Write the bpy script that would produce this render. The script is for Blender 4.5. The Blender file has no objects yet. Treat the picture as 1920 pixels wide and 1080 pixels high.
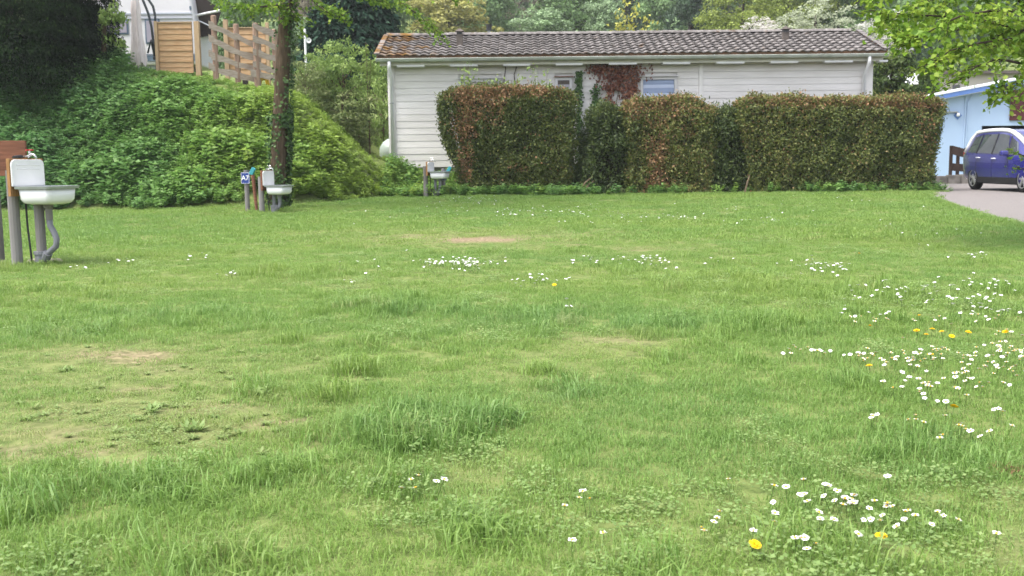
import bpy, bmesh, math, random
import numpy as np
from mathutils import Vector, Matrix
R = math.radians
rng = np.random.default_rng(11)
random.seed(5)
scn = bpy.context.scene
COL = scn.collection

# ------------------------------------------------------------------ camera
CAMH, F, HOR, ROLL = 1.12, 1900.0, 303.0, R(0.6)
PITCH = math.atan((540 - HOR) / F)
FW = np.array([0, math.cos(PITCH), -math.sin(PITCH)])
_r0 = np.array([1.0, 0, 0]); _u0 = np.array([0, math.sin(PITCH), math.cos(PITCH)])
RT = _r0 * math.cos(ROLL) - _u0 * math.sin(ROLL)
UP = _u0 * math.cos(ROLL) + _r0 * math.sin(ROLL)
C0 = np.array([0, 0, CAMH])
cam_d = bpy.data.cameras.new('camera'); cam = bpy.data.objects.new('camera', cam_d); COL.objects.link(cam)
cam.matrix_world = Matrix(((RT[0], UP[0], -FW[0], 0), (RT[1], UP[1], -FW[1], 0), (RT[2], UP[2], -FW[2], CAMH), (0, 0, 0, 1)))
cam_d.sensor_width = 36; cam_d.lens = F / 1920 * 36; cam_d.clip_end = 2000; cam_d.clip_start = 0.05
cam_d.dof.use_dof = True; cam_d.dof.focus_distance = 6.0; cam_d.dof.aperture_fstop = 7.0
scn.camera = cam

# ------------------------------------------------------------------ sky, sun, exposure
SUN_EL, SUN_AZ = R(62), R(240)      # azimuth clockwise from +Y (camera looks along +Y)
w = bpy.data.worlds.new('World'); scn.world = w; w.use_nodes = True
nt = w.node_tree; bg = nt.nodes['Background']
sky = nt.nodes.new('ShaderNodeTexSky'); sky.sky_type = 'NISHITA'; sky.sun_disc = False
sky.sun_elevation = SUN_EL; sky.sun_rotation = SUN_AZ; sky.dust_density = 3.0; sky.ozone_density = 1.0
hs = nt.nodes.new('ShaderNodeHueSaturation'); hs.inputs['Saturation'].default_value = 0.35
nt.links.new(sky.outputs[0], hs.inputs['Color']); nt.links.new(hs.outputs[0], bg.inputs[0])
bg.inputs[1].default_value = 0.15
sd = bpy.data.lights.new('sun', 'SUN'); sun = bpy.data.objects.new('sun', sd); COL.objects.link(sun)
sd.energy = 1.5; sd.angle = R(24); sd.color = (1.0, 0.95, 0.88)
_sv = Vector((math.sin(SUN_AZ) * math.cos(SUN_EL), math.cos(SUN_AZ) * math.cos(SUN_EL), math.sin(SUN_EL)))
sun.rotation_euler = (-_sv).to_track_quat('-Z', 'Y').to_euler()
scn.view_settings.view_transform = 'Standard'; scn.view_settings.look = 'None'
scn.view_settings.exposure = 1.7; scn.view_settings.gamma = 1.0
scn.cycles.use_denoising = True
scn.cycles.max_bounces = 6; scn.cycles.diffuse_bounces = 3; scn.cycles.transmission_bounces = 3; scn.cycles.glossy_bounces = 2
scn.cycles.caustics_reflective = False; scn.cycles.caustics_refractive = False

# ------------------------------------------------------------------ numeric helpers
def vnoise(x, y, s=1.0, seed=0):
    x = np.asarray(x, float) * s + 1000.3; y = np.asarray(y, float) * s + 1000.7
    xi = np.floor(x).astype(np.int64); yi = np.floor(y).astype(np.int64); fx = x - xi; fy = y - yi
    fx = fx * fx * (3 - 2 * fx); fy = fy * fy * (3 - 2 * fy)
    def h(a, b):
        n = (a * 374761393 + b * 668265263 + seed * 974711) & 0x7fffffff
        n = ((n ^ (n >> 13)) * 1274126177) & 0x7fffffff
        return ((n ^ (n >> 16)) & 0xffff) / 65535.0
    return (h(xi, yi) * (1 - fx) + h(xi + 1, yi) * fx) * (1 - fy) + (h(xi, yi + 1) * (1 - fx) + h(xi + 1, yi + 1) * fx) * fy
def sstep(t):
    t = np.clip(t, 0, 1); return t * t * (3 - 2 * t)
TOE = ([-30, -11, -6.5, -5, -4, -3, -2.2], [23.6, 23.9, 24.4, 25.6, 27.2, 28.9, 31])
CRZ = ([-30, -13, -10, -8, -6.1, -4.9, -4, -3.2, -2.2], [4.3, 3.95, 3.52, 3.2, 2.85, 1.75, .88, .36, 0.0])
def hgt(x, y):
    x = np.asarray(x, float); y = np.asarray(y, float)
    z = 0.17 * sstep((y - 19) / 9) + 0.035 * (vnoise(x, y, .7, 3) - .5) * sstep((30 - y) / 4) + 0.02 * (vnoise(x, y, 2.1, 4) - .5) * sstep((26 - y) / 4)
    toe = np.interp(x, *TOE); t = np.clip((y - toe) / np.maximum(1.6, 28.6 - toe), 0, 1)
    z = z + np.interp(x, *CRZ) * (.4 * t + .6 * sstep(t)) * (1 + .06 * (vnoise(x, y, 1.1, 8) - .5))
    z = z + np.maximum(0, y - 52) * .2 * sstep((y - 50) / 15)
    z = z + sstep((y - 29.4) / 1.2) * sstep((12.5 - x) / 1.5) * sstep((x + 4.5) / 1) * .35 * sstep((50 - y) / 8)
    return z
def proj(p):
    p = np.asarray(p, float); d = p - C0
    dep = d @ FW; return 960 + F * (d @ RT) / dep, 540 - F * (d @ UP) / dep
def ray(px, py):
    px = np.asarray(px, float); py = np.asarray(py, float)
    d = FW + ((px - 960) / F)[..., None] * RT + ((540 - py) / F)[..., None] * UP
    return d / d[..., 1:2]
def at(px, py, Y):                       # point on the pixel's ray at depth Y
    return C0 + ray(np.array(px), np.array(py)) * Y
def gnd(px, py):                         # where the pixel's ray meets the ground
    d = ray(px, py); z = np.zeros(d.shape[:-1])
    for _ in range(12):
        k = np.clip((z - CAMH) / np.minimum(d[..., 2], -1e-3), .5, 60)
        p = C0 + d * k[..., None]; z = .5 * z + .5 * hgt(p[..., 0], p[..., 1])
    p[..., 2] = hgt(p[..., 0], p[..., 1]); return p
def G(x, y): return float(hgt(x, y))

# ------------------------------------------------------------------ materials
M = {}
def newmat(name):
    m = bpy.data.materials.new(name); m.use_nodes = True; M[name] = m
    nt = m.node_tree; return m, nt, nt.nodes['Principled BSDF']
def pm(name, col, rough=.6, spec=.3, var=.25, scale=6.0, bump=0.0, bscale=40.0, metal=0.0, col2=None, stretch=(1, 1, 1), thr=(.35, .7), coat=0):
    m, nt, b = newmat(name)
    N = nt.nodes.new; L = nt.links.new
    tc = N('ShaderNodeNewGeometry'); mp = N('ShaderNodeMapping'); mp.inputs['Scale'].default_value = stretch
    L(tc.outputs['Position'], mp.inputs[0])
    n1 = N('ShaderNodeTexNoise'); n1.inputs['Scale'].default_value = scale; n1.inputs['Detail'].default_value = 6
    L(mp.outputs[0], n1.inputs['Vector'])
    cr = N('ShaderNodeValToRGB'); cr.color_ramp.elements[0].position, cr.color_ramp.elements[1].position = thr
    c2 = col2 or tuple(c * (1 - var) for c in col)
    cr.color_ramp.elements[0].color = (*c2, 1); cr.color_ramp.elements[1].color = (*col, 1)
    L(n1.outputs[0], cr.inputs[0]); L(cr.outputs[0], b.inputs['Base Color'])
    b.inputs['Roughness'].default_value = rough; b.inputs['Specular IOR Level'].default_value = spec; b.inputs['Metallic'].default_value = metal
    b.inputs['Coat Weight'].default_value = coat
    if bump:
        n2 = N('ShaderNodeTexNoise'); n2.inputs['Scale'].default_value = bscale; n2.inputs['Detail'].default_value = 5
        L(mp.outputs[0], n2.inputs['Vector'])
        bp = N('ShaderNodeBump'); bp.inputs['Strength'].default_value = bump; bp.inputs['Distance'].default_value = .02
        L(n2.outputs[0], bp.inputs['Height']); L(bp.outputs[0], b.inputs['Normal'])
    return m
def leafmat(name, stops, trans=.3, inst=None, dry=None, rough=.5, spec=.25, inst_mix=.6):
    """colour by the per-leaf attribute 'tint'; INST: second set of stops by the instance attribute 'tone'; DRY: straw colour by 'dry'"""
    m, nt, b = newmat(name); N = nt.nodes.new; L = nt.links.new
    def ramp(sock, st):
        cr = N('ShaderNodeValToRGB'); e = cr.color_ramp.elements
        while len(e) < len(st): e.new(.5)
        for k, (p, c) in enumerate(st): e[k].position = p; e[k].color = (*c, 1)
        L(sock, cr.inputs[0]); return cr.outputs[0]
    a = N('ShaderNodeAttribute'); a.attribute_name = 'tint'; col = ramp(a.outputs['Fac'], stops)
    if inst:
        t = N('ShaderNodeAttribute'); t.attribute_name = 'tone'; t.attribute_type = 'INSTANCER'
        mx = N('ShaderNodeMix'); mx.data_type = 'RGBA'; mx.inputs[0].default_value = inst_mix
        L(col, mx.inputs[6]); L(ramp(t.outputs['Fac'], inst), mx.inputs[7]); col = mx.outputs[2]
    if dry:
        t = N('ShaderNodeAttribute'); t.attribute_name = 'dry'; t.attribute_type = 'INSTANCER'
        mx = N('ShaderNodeMix'); mx.data_type = 'RGBA'; L(t.outputs['Fac'], mx.inputs[0]); L(col, mx.inputs[6]); mx.inputs[7].default_value = (*dry, 1); col = mx.outputs[2]
    L(col, b.inputs['Base Color']); b.inputs['Roughness'].default_value = rough; b.inputs['Specular IOR Level'].default_value = spec
    tr = N('ShaderNodeBsdfTranslucent'); L(col, tr.inputs[0]); ms = N('ShaderNodeMixShader'); ms.inputs[0].default_value = trans
    L(b.outputs[0], ms.inputs[1]); L(tr.outputs[0], ms.inputs[2]); L(ms.outputs[0], nt.nodes['Material Output'].inputs[0])
    return m
pm('siding', (.70, .67, .665), .55, .3, scale=1.6, col2=(.58, .555, .54), stretch=(.5, 1, 3), bump=.06, bscale=30)
pm('siding_trim', (.70, .675, .66), .5, .3, var=.1)
pm('white_paint', (.68, .68, .70), .4, .4, var=.06)
pm('cream_paint', (.50, .49, .42), .5, .3, var=.15)
pm('gutter', (.44, .47, .44), .4, .4, scale=3, col2=(.31, .34, .30), stretch=(1, 1, .2))
pm('eave_board', (.12, .065, .04), .9, .1, scale=5, col2=(.05, .035, .02), bump=.4, bscale=30)
pm('vent', (.12, .10, .09), .8, .2, var=.4)
pm('black_metal', (.02, .02, .022), .5, .4, var=.2)
pm('plinth', (.25, .24, .22), .9, .1, bump=.2)
pm('window_frame', (.52, .51, .52), .4, .4, var=.05)
pm('blind', (.46, .52, .68), .5, .2, var=.05)
pm('blind_dark', (.27, .33, .48), .5, .2, var=.05)
pm('post_grey', (.21, .20, .20), .75, .25, scale=3, col2=(.13, .12, .115), stretch=(1, 1, .3), bump=.15)
pm('pvc', (.16, .165, .185), .5, .4, var=.2)
pm('wood_red', (.22, .095, .06), .8, .15, scale=4, col2=(.12, .055, .035), stretch=(1, 1, 8), bump=.2)
pm('wood_ochre', (.36, .20, .08), .75, .2, scale=5, col2=(.22, .11, .045), stretch=(6, 6, 1), bump=.15)
pm('enamel', (.66, .66, .68), .18, .5, var=.04, coat=.3)
pm('zinc', (.34, .36, .38), .35, .5, var=.15, metal=.5)
pm('chrome', (.55, .55, .54), .25, .5, var=.2, metal=.9)
pm('red_plastic', (.45, .03, .025), .4, .4)
pm('hose', (.015, .015, .015), .5, .4)
pm('stone', (.34, .30, .25), .9, .1, bump=.5, bscale=20)
pm('sign_blue', (.012, .035, .20), .35, .4, var=.05)
pm('sign_white', (.78, .78, .80), .4, .3, var=.03)
pm('teal', (.03, .26, .30), .35, .5, var=.1)
pm('fence_wood', (.46, .38, .33), .85, .15, scale=5, col2=(.30, .24, .20), stretch=(1.2, 1.2, 9), bump=.3)
pm('fence_post', (.34, .235, .18), .85, .15, scale=4, col2=(.22, .145, .11), stretch=(6, 6, .8), bump=.3)
pm('panel_wood', (.44, .30, .18), .75, .2, scale=4, col2=(.34, .20, .10), stretch=(1, 1, 9), bump=.15)
pm('panel_post', (.45, .32, .20), .75, .2, scale=4, stretch=(5, 5, .8))
pm('caravan', (.62, .61, .64), .3, .5, var=.03)
pm('caravan_band', (.10, .14, .19), .4, .4, var=.05)
pm('caravan_line', (.42, .45, .52), .4, .4, var=.05)
pm('caravan_glass', (.32, .30, .36), .08, .6, var=.05)
pm('awning', (.035, .028, .025), .8, .2, var=.2)
pm('parasol', (.82, .75, .75), .8, .1, scale=8, col2=(.66, .58, .57), stretch=(4, 4, .5))
pm('dark_tube', (.035, .045, .05), .45, .4)
pm('yellow', (.70, .45, .02), .4, .4)
pm('tank', (.48, .56, .51), .35, .4, var=.06)
pm('bark', (.105, .075, .05), .9, .1, scale=10, col2=(.05, .036, .024), stretch=(3, 3, .5), bump=.8, bscale=25)
pm('bark_dark', (.06, .045, .035), .9, .1, scale=8, col2=(.03, .022, .018), bump=.5)
pm('twig', (.16, .12, .08), .9, .1, var=.4)
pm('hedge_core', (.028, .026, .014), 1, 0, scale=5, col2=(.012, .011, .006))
pm('asphalt', (.22, .20, .19), .9, .15, scale=40, col2=(.15, .135, .13), bump=.4, bscale=90)
pm('concrete', (.20, .185, .165), .9, .1, scale=4, col2=(.11, .10, .09), bump=.3)
pm('blue_wall', (.37, .48, .66), .7, .2, scale=.8, col2=(.34, .445, .62))
pm('blue_trim', (.10, .19, .46), .5, .3, var=.1)
pm('roof_sheet', (.62, .66, .70), .5, .3, var=.15)
pm('maroon', (.085, .018, .022), .6, .3, var=.15)
pm('dark_room', (.02, .022, .028), .8, .1)
pm('dark_wood', (.05, .032, .026), .8, .15, var=.4)
pm('far_wall', (.48, .43, .41), .8, .1, var=.1, scale=1)
pm('far_glass', (.09, .085, .10), .3, .4, var=.2)
pm('car_paint', (.022, .022, .16), .25, .5, var=.05, coat=.8)
pm('car_silver', (.72, .73, .76), .3, .5, var=.03, coat=.4)
pm('car_glass', (.05, .058, .066), .05, 1.0, var=.05, coat=1.0)
pm('car_black', (.015, .015, .017), .6, .3)
pm('tyre', (.016, .016, .016), .85, .2)
pm('rim', (.5, .5, .52), .3, .5, var=.1, metal=.7)
pm('tail_light', (.35, .01, .012), .2, .5)
pm('head_light', (.6, .6, .62), .1, .6)
pm('petal', (.82, .80, .80), .6, .2, var=.04)
pm('disc_yellow', (.75, .42, .02), .7, .1, var=.1)
pm('dandelion', (.80, .50, .012), .7, .1, var=.15, scale=60)
pm('stem_green', (.07, .12, .03), .6, .2)
pm('dry_turf', (.26, .18, .09), .95, .05, scale=30, col2=(.12, .08, .04), bump=.6)

# roof tile: weathered concrete, lichen and moss that thicken towards the west verge
m, nt_, b = newmat('tile'); N = nt_.nodes.new; L = nt_.links.new
ge = N('ShaderNodeNewGeometry'); oi = N('ShaderNodeObjectInfo')
n1 = N('ShaderNodeTexNoise'); n1.inputs['Scale'].default_value = 7; n1.inputs['Detail'].default_value = 8; n1.inputs['Roughness'].default_value = .7; L(ge.outputs['Position'], n1.inputs['Vector'])
cr = N('ShaderNodeValToRGB'); cr.color_ramp.elements[0].position = .34; cr.color_ramp.elements[0].color = (.085, .074, .07, 1)
cr.color_ramp.elements[1].position = .66; cr.color_ramp.elements[1].color = (.27, .25, .245, 1); L(n1.outputs[0], cr.inputs[0])
sx = N('ShaderNodeSeparateXYZ'); L(ge.outputs['Position'], sx.inputs[0])
mr = N('ShaderNodeMapRange'); mr.inputs[1].default_value = -4.1; mr.inputs[2].default_value = -1.6; mr.inputs[3].default_value = .22; mr.inputs[4].default_value = -.08; L(sx.outputs[0], mr.inputs[0])
n2 = N('ShaderNodeTexNoise'); n2.inputs['Scale'].default_value = 2.4; n2.inputs['Detail'].default_value = 7; L(ge.outputs['Position'], n2.inputs['Vector'])
ad = N('ShaderNodeMath'); ad.operation = 'ADD'; L(n2.outputs[0], ad.inputs[0]); L(mr.outputs[0], ad.inputs[1])
cl = N('ShaderNodeValToRGB'); cl.color_ramp.elements[0].position = .56; cl.color_ramp.elements[1].position = .74; L(ad.outputs[0], cl.inputs[0])
cc = N('ShaderNodeValToRGB'); cc.color_ramp.elements[0].color = (.10, .05, .025, 1); cc.color_ramp.elements[1].color = (.24, .13, .025, 1); cc.color_ramp.elements[0].position = .4; cc.color_ramp.elements[1].position = .6; L(n1.outputs[0], cc.inputs[0])
mx = N('ShaderNodeMix'); mx.data_type = 'RGBA'; L(cl.outputs[0], mx.inputs[0]); L(cr.outputs[0], mx.inputs[6]); L(cc.outputs[0], mx.inputs[7])
mv = N('ShaderNodeMapRange'); mv.inputs[3].default_value = .78; mv.inputs[4].default_value = 1.15; L(oi.outputs['Random'], mv.inputs[0])
mm = N('ShaderNodeVectorMath'); mm.operation = 'SCALE'; L(mx.outputs[2], mm.inputs[0]); L(mv.outputs[0], mm.inputs['Scale'])
L(mm.outputs[0], b.inputs['Base Color']); b.inputs['Roughness'].default_value = .9; b.inputs['Specular IOR Level'].default_value = .15
bp = N('ShaderNodeBump'); bp.inputs['Strength'].default_value = .4; bp.inputs['Distance'].default_value = .02; L(n1.outputs[0], bp.inputs['Height']); L(bp.outputs[0], b.inputs['Normal'])

# ground: soil and thatch, baring to pale earth by the vertex attribute 'bare'
m, nt_, b = newmat('ground'); N = nt_.nodes.new; L = nt_.links.new
ge = N('ShaderNodeNewGeometry')
n1 = N('ShaderNodeTexNoise'); n1.inputs['Scale'].default_value = 9; n1.inputs['Detail'].default_value = 8; L(ge.outputs['Position'], n1.inputs['Vector'])
c1 = N('ShaderNodeValToRGB'); c1.color_ramp.elements[0].position = .35; c1.color_ramp.elements[0].color = (.085, .12, .035, 1); c1.color_ramp.elements[1].position = .68; c1.color_ramp.elements[1].color = (.17, .20, .07, 1); L(n1.outputs[0], c1.inputs[0])
n2 = N('ShaderNodeTexNoise'); n2.inputs['Scale'].default_value = 22; n2.inputs['Detail'].default_value = 8; L(ge.outputs['Position'], n2.inputs['Vector'])
c2 = N('ShaderNodeValToRGB'); c2.color_ramp.elements[0].position = .3; c2.color_ramp.elements[0].color = (.075, .058, .035, 1); c2.color_ramp.elements[1].position = .62; c2.color_ramp.elements[1].color = (.29, .225, .145, 1); L(n2.outputs[0], c2.inputs[0])
at_ = N('ShaderNodeAttribute'); at_.attribute_name = 'bare'
mx = N('ShaderNodeMix'); mx.data_type = 'RGBA'; L(at_.outputs['Fac'], mx.inputs[0]); L(c1.outputs[0], mx.inputs[6]); L(c2.outputs[0], mx.inputs[7])
L(mx.outputs[2], b.inputs['Base Color']); b.inputs['Roughness'].default_value = 1; b.inputs['Specular IOR Level'].default_value = .05
bp = N('ShaderNodeBump'); bp.inputs['Strength'].default_value = .6; bp.inputs['Distance'].default_value = .02; L(n2.outputs[0], bp.inputs['Height']); L(bp.outputs[0], b.inputs['Normal'])

GR = [(0, (.115, .21, .048)), (.5, (.19, .305, .072)), (1, (.32, .41, .14))]
leafmat('grass', GR, .42, inst=[(0, (.105, .235, .062)), (.5, (.175, .295, .055)), (1, (.265, .345, .066))], dry=(.38, .36, .17), inst_mix=.5, rough=.45, spec=.3)
leafmat('clover', [(0, (.15, .26, .08)), (1, (.29, .38, .15))], .4, inst=[(0, (.17, .27, .07)), (1, (.25, .34, .10))], dry=(.25, .25, .09), inst_mix=.4)
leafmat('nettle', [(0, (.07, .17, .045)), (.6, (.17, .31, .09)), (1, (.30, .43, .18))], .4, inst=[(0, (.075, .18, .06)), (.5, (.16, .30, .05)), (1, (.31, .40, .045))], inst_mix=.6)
leafmat('hedge_leaf', [(0, (.045, .07, .018)), (.4, (.10, .125, .03)), (.62, (.19, .20, .055)), (.75, (.19, .125, .055)), (1, (.33, .175, .09))], .15)
leafmat('cypress_leaf', [(0, (.03, .05, .014)), (.5, (.07, .10, .028)), (1, (.16, .19, .055))], .15)
leafmat('maple_leaf', [(0, (.07, .15, .018)), (.5, (.15, .26, .025)), (1, (.28, .37, .05))], .4)
leafmat('ivy_leaf', [(0, (.02, .05, .014)), (1, (.08, .15, .035))], .15)
leafmat('creeper_leaf', [(0, (.07, .025, .016)), (.6, (.17, .06, .035)), (1, (.24, .11, .06))], .15)
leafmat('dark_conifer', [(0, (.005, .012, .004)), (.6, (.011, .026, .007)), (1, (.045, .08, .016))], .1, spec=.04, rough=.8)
leafmat('spruce', [(0, (.018, .042, .026)), (.6, (.035, .075, .048)), (1, (.075, .125, .075))], .1, spec=.08, rough=.8)
leafmat('shrub', [(0, (.12, .19, .05)), (.5, (.21, .31, .075)), (1, (.32, .41, .13))], .35)
leafmat('shrub_dull', [(0, (.10, .15, .05)), (.6, (.19, .235, .08)), (1, (.31, .33, .15))], .3)
leafmat('bush_green', [(0, (.028, .055, .014)), (.6, (.075, .12, .025)), (1, (.20, .25, .05))], .2)
def hillmat(nm, c):
    leafmat(nm, [(0, tuple(x * .65 for x in c)), (.5, tuple(x * 1.1 for x in c)), (1, tuple(min(.7, x * 1.6) for x in c))], .3)
for nm, c in dict(h_soft=(.135, .21, .085), h_mid=(.10, .165, .055), h_dark=(.05, .085, .045), h_yellow=(.26, .25, .075), h_yg=(.19, .235, .045), h_brown=(.17, .15, .105), h_pale=(.19, .265, .14), h_blossom=(.50, .49, .44), h_bgrey=(.33, .36, .25), h_sap=(.34, .33, .07), h_white=(.62, .58, .54)).items(): hillmat(nm, c)

# ------------------------------------------------------------------ mesh helpers
def tag(o, label=None, cat=None, group=None, kind=None):
    if label: o['label'] = label
    if cat: o['category'] = cat
    if group: o['group'] = group
    if kind: o['kind'] = kind
    return o
def empty(name, loc=(0, 0, 0), rz=0, label=None, cat=None, group=None):
    o = bpy.data.objects.new(name, None); COL.objects.link(o); o.location = loc; o.rotation_euler = (0, 0, rz); o.empty_display_size = .1
    return tag(o, label, cat, group)
def link(name, me, mat=None, parent=None, loc=None, rot=None, smooth=False):
    o = bpy.data.objects.new(name, me); COL.objects.link(o)
    if mat and not me.materials: me.materials.append(M[mat])
    if parent: o.parent = parent
    if loc is not None: o.location = loc
    if rot is not None: o.rotation_euler = rot
    if smooth: me.polygons.foreach_set('use_smooth', np.ones(len(me.polygons), bool))
    return o
class MB:
    def __init__(s): s.v = []; s.f = []; s.m = []
    def add(s, vs, fs, mi=0):
        k = len(s.v); s.v += [tuple(map(float, v)) for v in vs]; s.f += [tuple(i + k for i in f) for f in fs]; s.m += [mi] * len(fs); return s
    def box(s, c, d, rz=0, mi=0, rot=None):
        hx, hy, hz = d[0] / 2, d[1] / 2, d[2] / 2
        vs = [(x, y, z) for x in (-hx, hx) for y in (-hy, hy) for z in (-hz, hz)]
        mt = rot if rot is not None else Matrix.Rotation(rz, 3, 'Z')
        vs = [tuple(mt @ Vector(v) + Vector(c)) for v in vs]
        return s.add(vs, [(0, 1, 3, 2), (4, 6, 7, 5), (0, 4, 5, 1), (2, 3, 7, 6), (0, 2, 6, 4), (1, 5, 7, 3)], mi)
    def bar(s, a, b_, wid, hei, up=(0, 0, 1)):
        a = Vector(a); b_ = Vector(b_); x = (b_ - a); ln = x.length; x.normalize(); y = Vector(up).cross(x).normalized(); z = x.cross(y)
        mt = Matrix((x, y, z)).transposed(); return s.box((a + b_) / 2, (ln, wid, hei), rot=mt)
    def tube(s, pts, rad, n=8, cap=True, mi=0):
        pts = [Vector(p) for p in pts]
        if not hasattr(rad, '__len__'): rad = [rad] * len(pts)
        rings = []; ref = None
        for i, p in enumerate(pts):
            t = (pts[min(i + 1, len(pts) - 1)] - pts[max(i - 1, 0)]).normalized()
            if ref is None: ref = Vector((1, 0, 0)) if abs(t.x) < .8 else Vector((0, 1, 0))
            u = (ref - t * ref.dot(t)).normalized(); ref = u; v = t.cross(u)
            rings.append([p + (u * math.cos(2 * math.pi * k / n) + v * math.sin(2 * math.pi * k / n)) * rad[i] for k in range(n)])
        vs = [q for r in rings for q in r]; fs = []
        for i in range(len(rings) - 1):
            for k in range(n): fs.append((i * n + k, i * n + (k + 1) % n, (i + 1) * n + (k + 1) % n, (i + 1) * n + k))
        if cap: fs.append(tuple(range(n - 1, -1, -1))); fs.append(tuple((len(rings) - 1) * n + k for k in range(n)))
        return s.add(vs, fs, mi)
    def lathe(s, prof, c=(0, 0, 0), n=16, axis='Z', mi=0):
        vs = []; fs = []
        for r, z in prof:
            for k in range(n):
                a = 2 * math.pi * k / n; x, y = r * math.cos(a), r * math.sin(a)
                p = (x, y, z) if axis == 'Z' else ((x, z, y) if axis == 'Y' else (z, x, y))
                vs.append((p[0] + c[0], p[1] + c[1], p[2] + c[2]))
        for i in range(len(prof) - 1):
            for k in range(n): fs.append((i * n + k, i * n + (k + 1) % n, (i + 1) * n + (k + 1) % n, (i + 1) * n + k))
        return s.add(vs, fs, mi)
    def prism(s, poly, h, fn):           # polygon (a,b) extruded by h; fn(a,b,c)->xyz
        n = len(poly); vs = [fn(a, b_, 0) for a, b_ in poly] + [fn(a, b_, h) for a, b_ in poly]
        return s.add(vs, [tuple(range(n)), tuple(range(2 * n - 1, n - 1, -1))] + [(i, (i + 1) % n, n + (i + 1) % n, n + i) for i in range(n)])
    def mesh(s, name, mats=()):
        me = bpy.data.meshes.new(name); me.from_pydata(s.v, [], s.f); me.update()
        b = bmesh.new(); b.from_mesh(me); bmesh.ops.recalc_face_normals(b, faces=b.faces); b.to_mesh(me); b.free()
        for m_ in mats: me.materials.append(M[m_])
        if len(mats) > 1: me.polygons.foreach_set('material_index', s.m)
        return me
    def build(s, name, mat, parent=None, smooth=False, bevel=0, loc=None, rot=None):
        o = link(name, s.mesh(name), mat, parent, loc, rot, smooth)
        if bevel: md = o.modifiers.new('bevel', 'BEVEL'); md.width = bevel; md.segments = 2; md.limit_method = 'ANGLE'
        return o
def npmesh(name, V, T, tint=None, mat=None):      # triangle mesh from numpy arrays
    me = bpy.data.meshes.new(name); V = np.asarray(V, np.float32); T = np.asarray(T, np.int32)
    me.vertices.add(len(V)); me.vertices.foreach_set('co', V.ravel())
    me.loops.add(T.size); me.loops.foreach_set('vertex_index', T.ravel())
    me.polygons.add(len(T)); me.polygons.foreach_set('loop_start', np.arange(0, T.size, T.shape[1], dtype=np.int32))
    me.update(calc_edges=True)
    if tint is not None:
        a = me.attributes.new('tint', 'FLOAT', 'FACE'); a.data.foreach_set('value', np.asarray(tint, np.float32))
    if mat: me.materials.append(M[mat])
    return me
def unit(a): return a / np.maximum(np.linalg.norm(a, axis=-1, keepdims=True), 1e-9)
def leaves(P, D, Nn, Ln, Wd, fold=.12):
    """rhombic folded leaves: base P, axis D, face normal Nn, length, width -> V, T (2 tris each)"""
    D = unit(D); S = unit(np.cross(D, Nn)); Nn = np.cross(S, D); Ln = np.broadcast_to(np.asarray(Ln, float), (len(P),))[:, None]; Wd = np.broadcast_to(np.asarray(Wd, float), (len(P),))[:, None]
    mid = P + D * Ln * .45 + Nn * Ln * fold
    V = np.stack([P, mid + S * Wd / 2, P + D * Ln, mid - S * Wd / 2], 1).reshape(-1, 3)
    k = np.arange(len(P))[:, None] * 4
    T = np.concatenate([k + np.array([[0, 1, 2]]), k + np.array([[0, 2, 3]])], 1).reshape(-1, 3)
    return V, T
def leafobj(name, P, D, Nn, Ln, Wd, tint, mat, parent=None, fold=.12):
    V, T = leaves(P, D, Nn, Ln, Wd, fold); return link(name, npmesh(name, V, T, np.repeat(np.clip(tint, 0, 1), 2), mat), None, parent)
def rdir(n): return unit(rng.normal(size=(n, 3)))

# ------------------------------------------------------------------ ground, road
BARE = [(235, 668, 95, 14, .8), (250, 728, 55, 8, .7), (300, 690, 60, 8, .4), (420, 765, 90, 12, .55), (545, 792, 30, 8, .7), (220, 860, 130, 11, .95), (80, 815, 90, 14, .45), (690, 962, 45, 7, .9), (900, 450, 72, 6, 1.0), (780, 444, 60, 5, .45), (1075, 460, 30, 4, .5), (1200, 468, 60, 4, .35), (1150, 640, 60, 10, .4), (840, 868, 35, 7, .7), (340, 545, 30, 4, .3), (30, 850, 80, 14, .5), (130, 770, 60, 10, .35), (880, 450, 30, 3, 1)]
DRYP = [(230, 690, 330, 50, .45), (250, 790, 360, 70, .6), (330, 665, 180, 30, .25), (880, 448, 260, 22, .55), (1150, 650, 130, 26, .5), (1020, 700, 140, 40, .3), (880, 900, 80, 40, .4), (1230, 465, 120, 14, .3), (1890, 1020, 60, 60, .6), (1880, 935, 60, 30, .5), (650, 445, 120, 14, .4), (560, 690, 120, 30, .3), (1000, 765, 120, 20, .3), (480, 640, 150, 15, .25)]
LUSH = [(800, 812, 150, 50, 1), (880, 800, 70, 40, .8), (660, 830, 100, 40, .8), (190, 925, 250, 38, .9), (470, 890, 120, 40, .7), (110, 620, 120, 18, .8), (250, 600, 120, 16, .6), (740, 578, 130, 18, .7), (1320, 606, 260, 22, .6), (655, 695, 28, 18, .9), (365, 805, 16, 14, .8), (1060, 730, 70, 26, .6), (1720, 850, 160, 40, .45), (480, 600, 90, 14, .5), (60, 980, 90, 40, .5), (560, 760, 40, 30, .4), (990, 590, 120, 18, .4)]
def field(lst, px, py):
    o = np.zeros(np.shape(px))
    nz = .45 * (vnoise(px, py, .035, 21) - .5) + .7 * (vnoise(px, py, .11, 22) - .5)
    for cx, cy, rx, ry, a in lst:
        d = np.sqrt(((px - cx) / rx) ** 2 + ((py - cy) / ry) ** 2) + nz
        o = np.maximum(o, a * sstep((1.25 - d) / .6))
    return o
def fields(x, y):
    px, py = proj(np.stack([x, y, hgt(x, y)], -1)); ok = y > 1.6
    return np.where(ok, field(BARE, px, py), 0), np.where(ok, field(DRYP, px, py), 0), np.where(ok, field(LUSH, px, py), 0)
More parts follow.
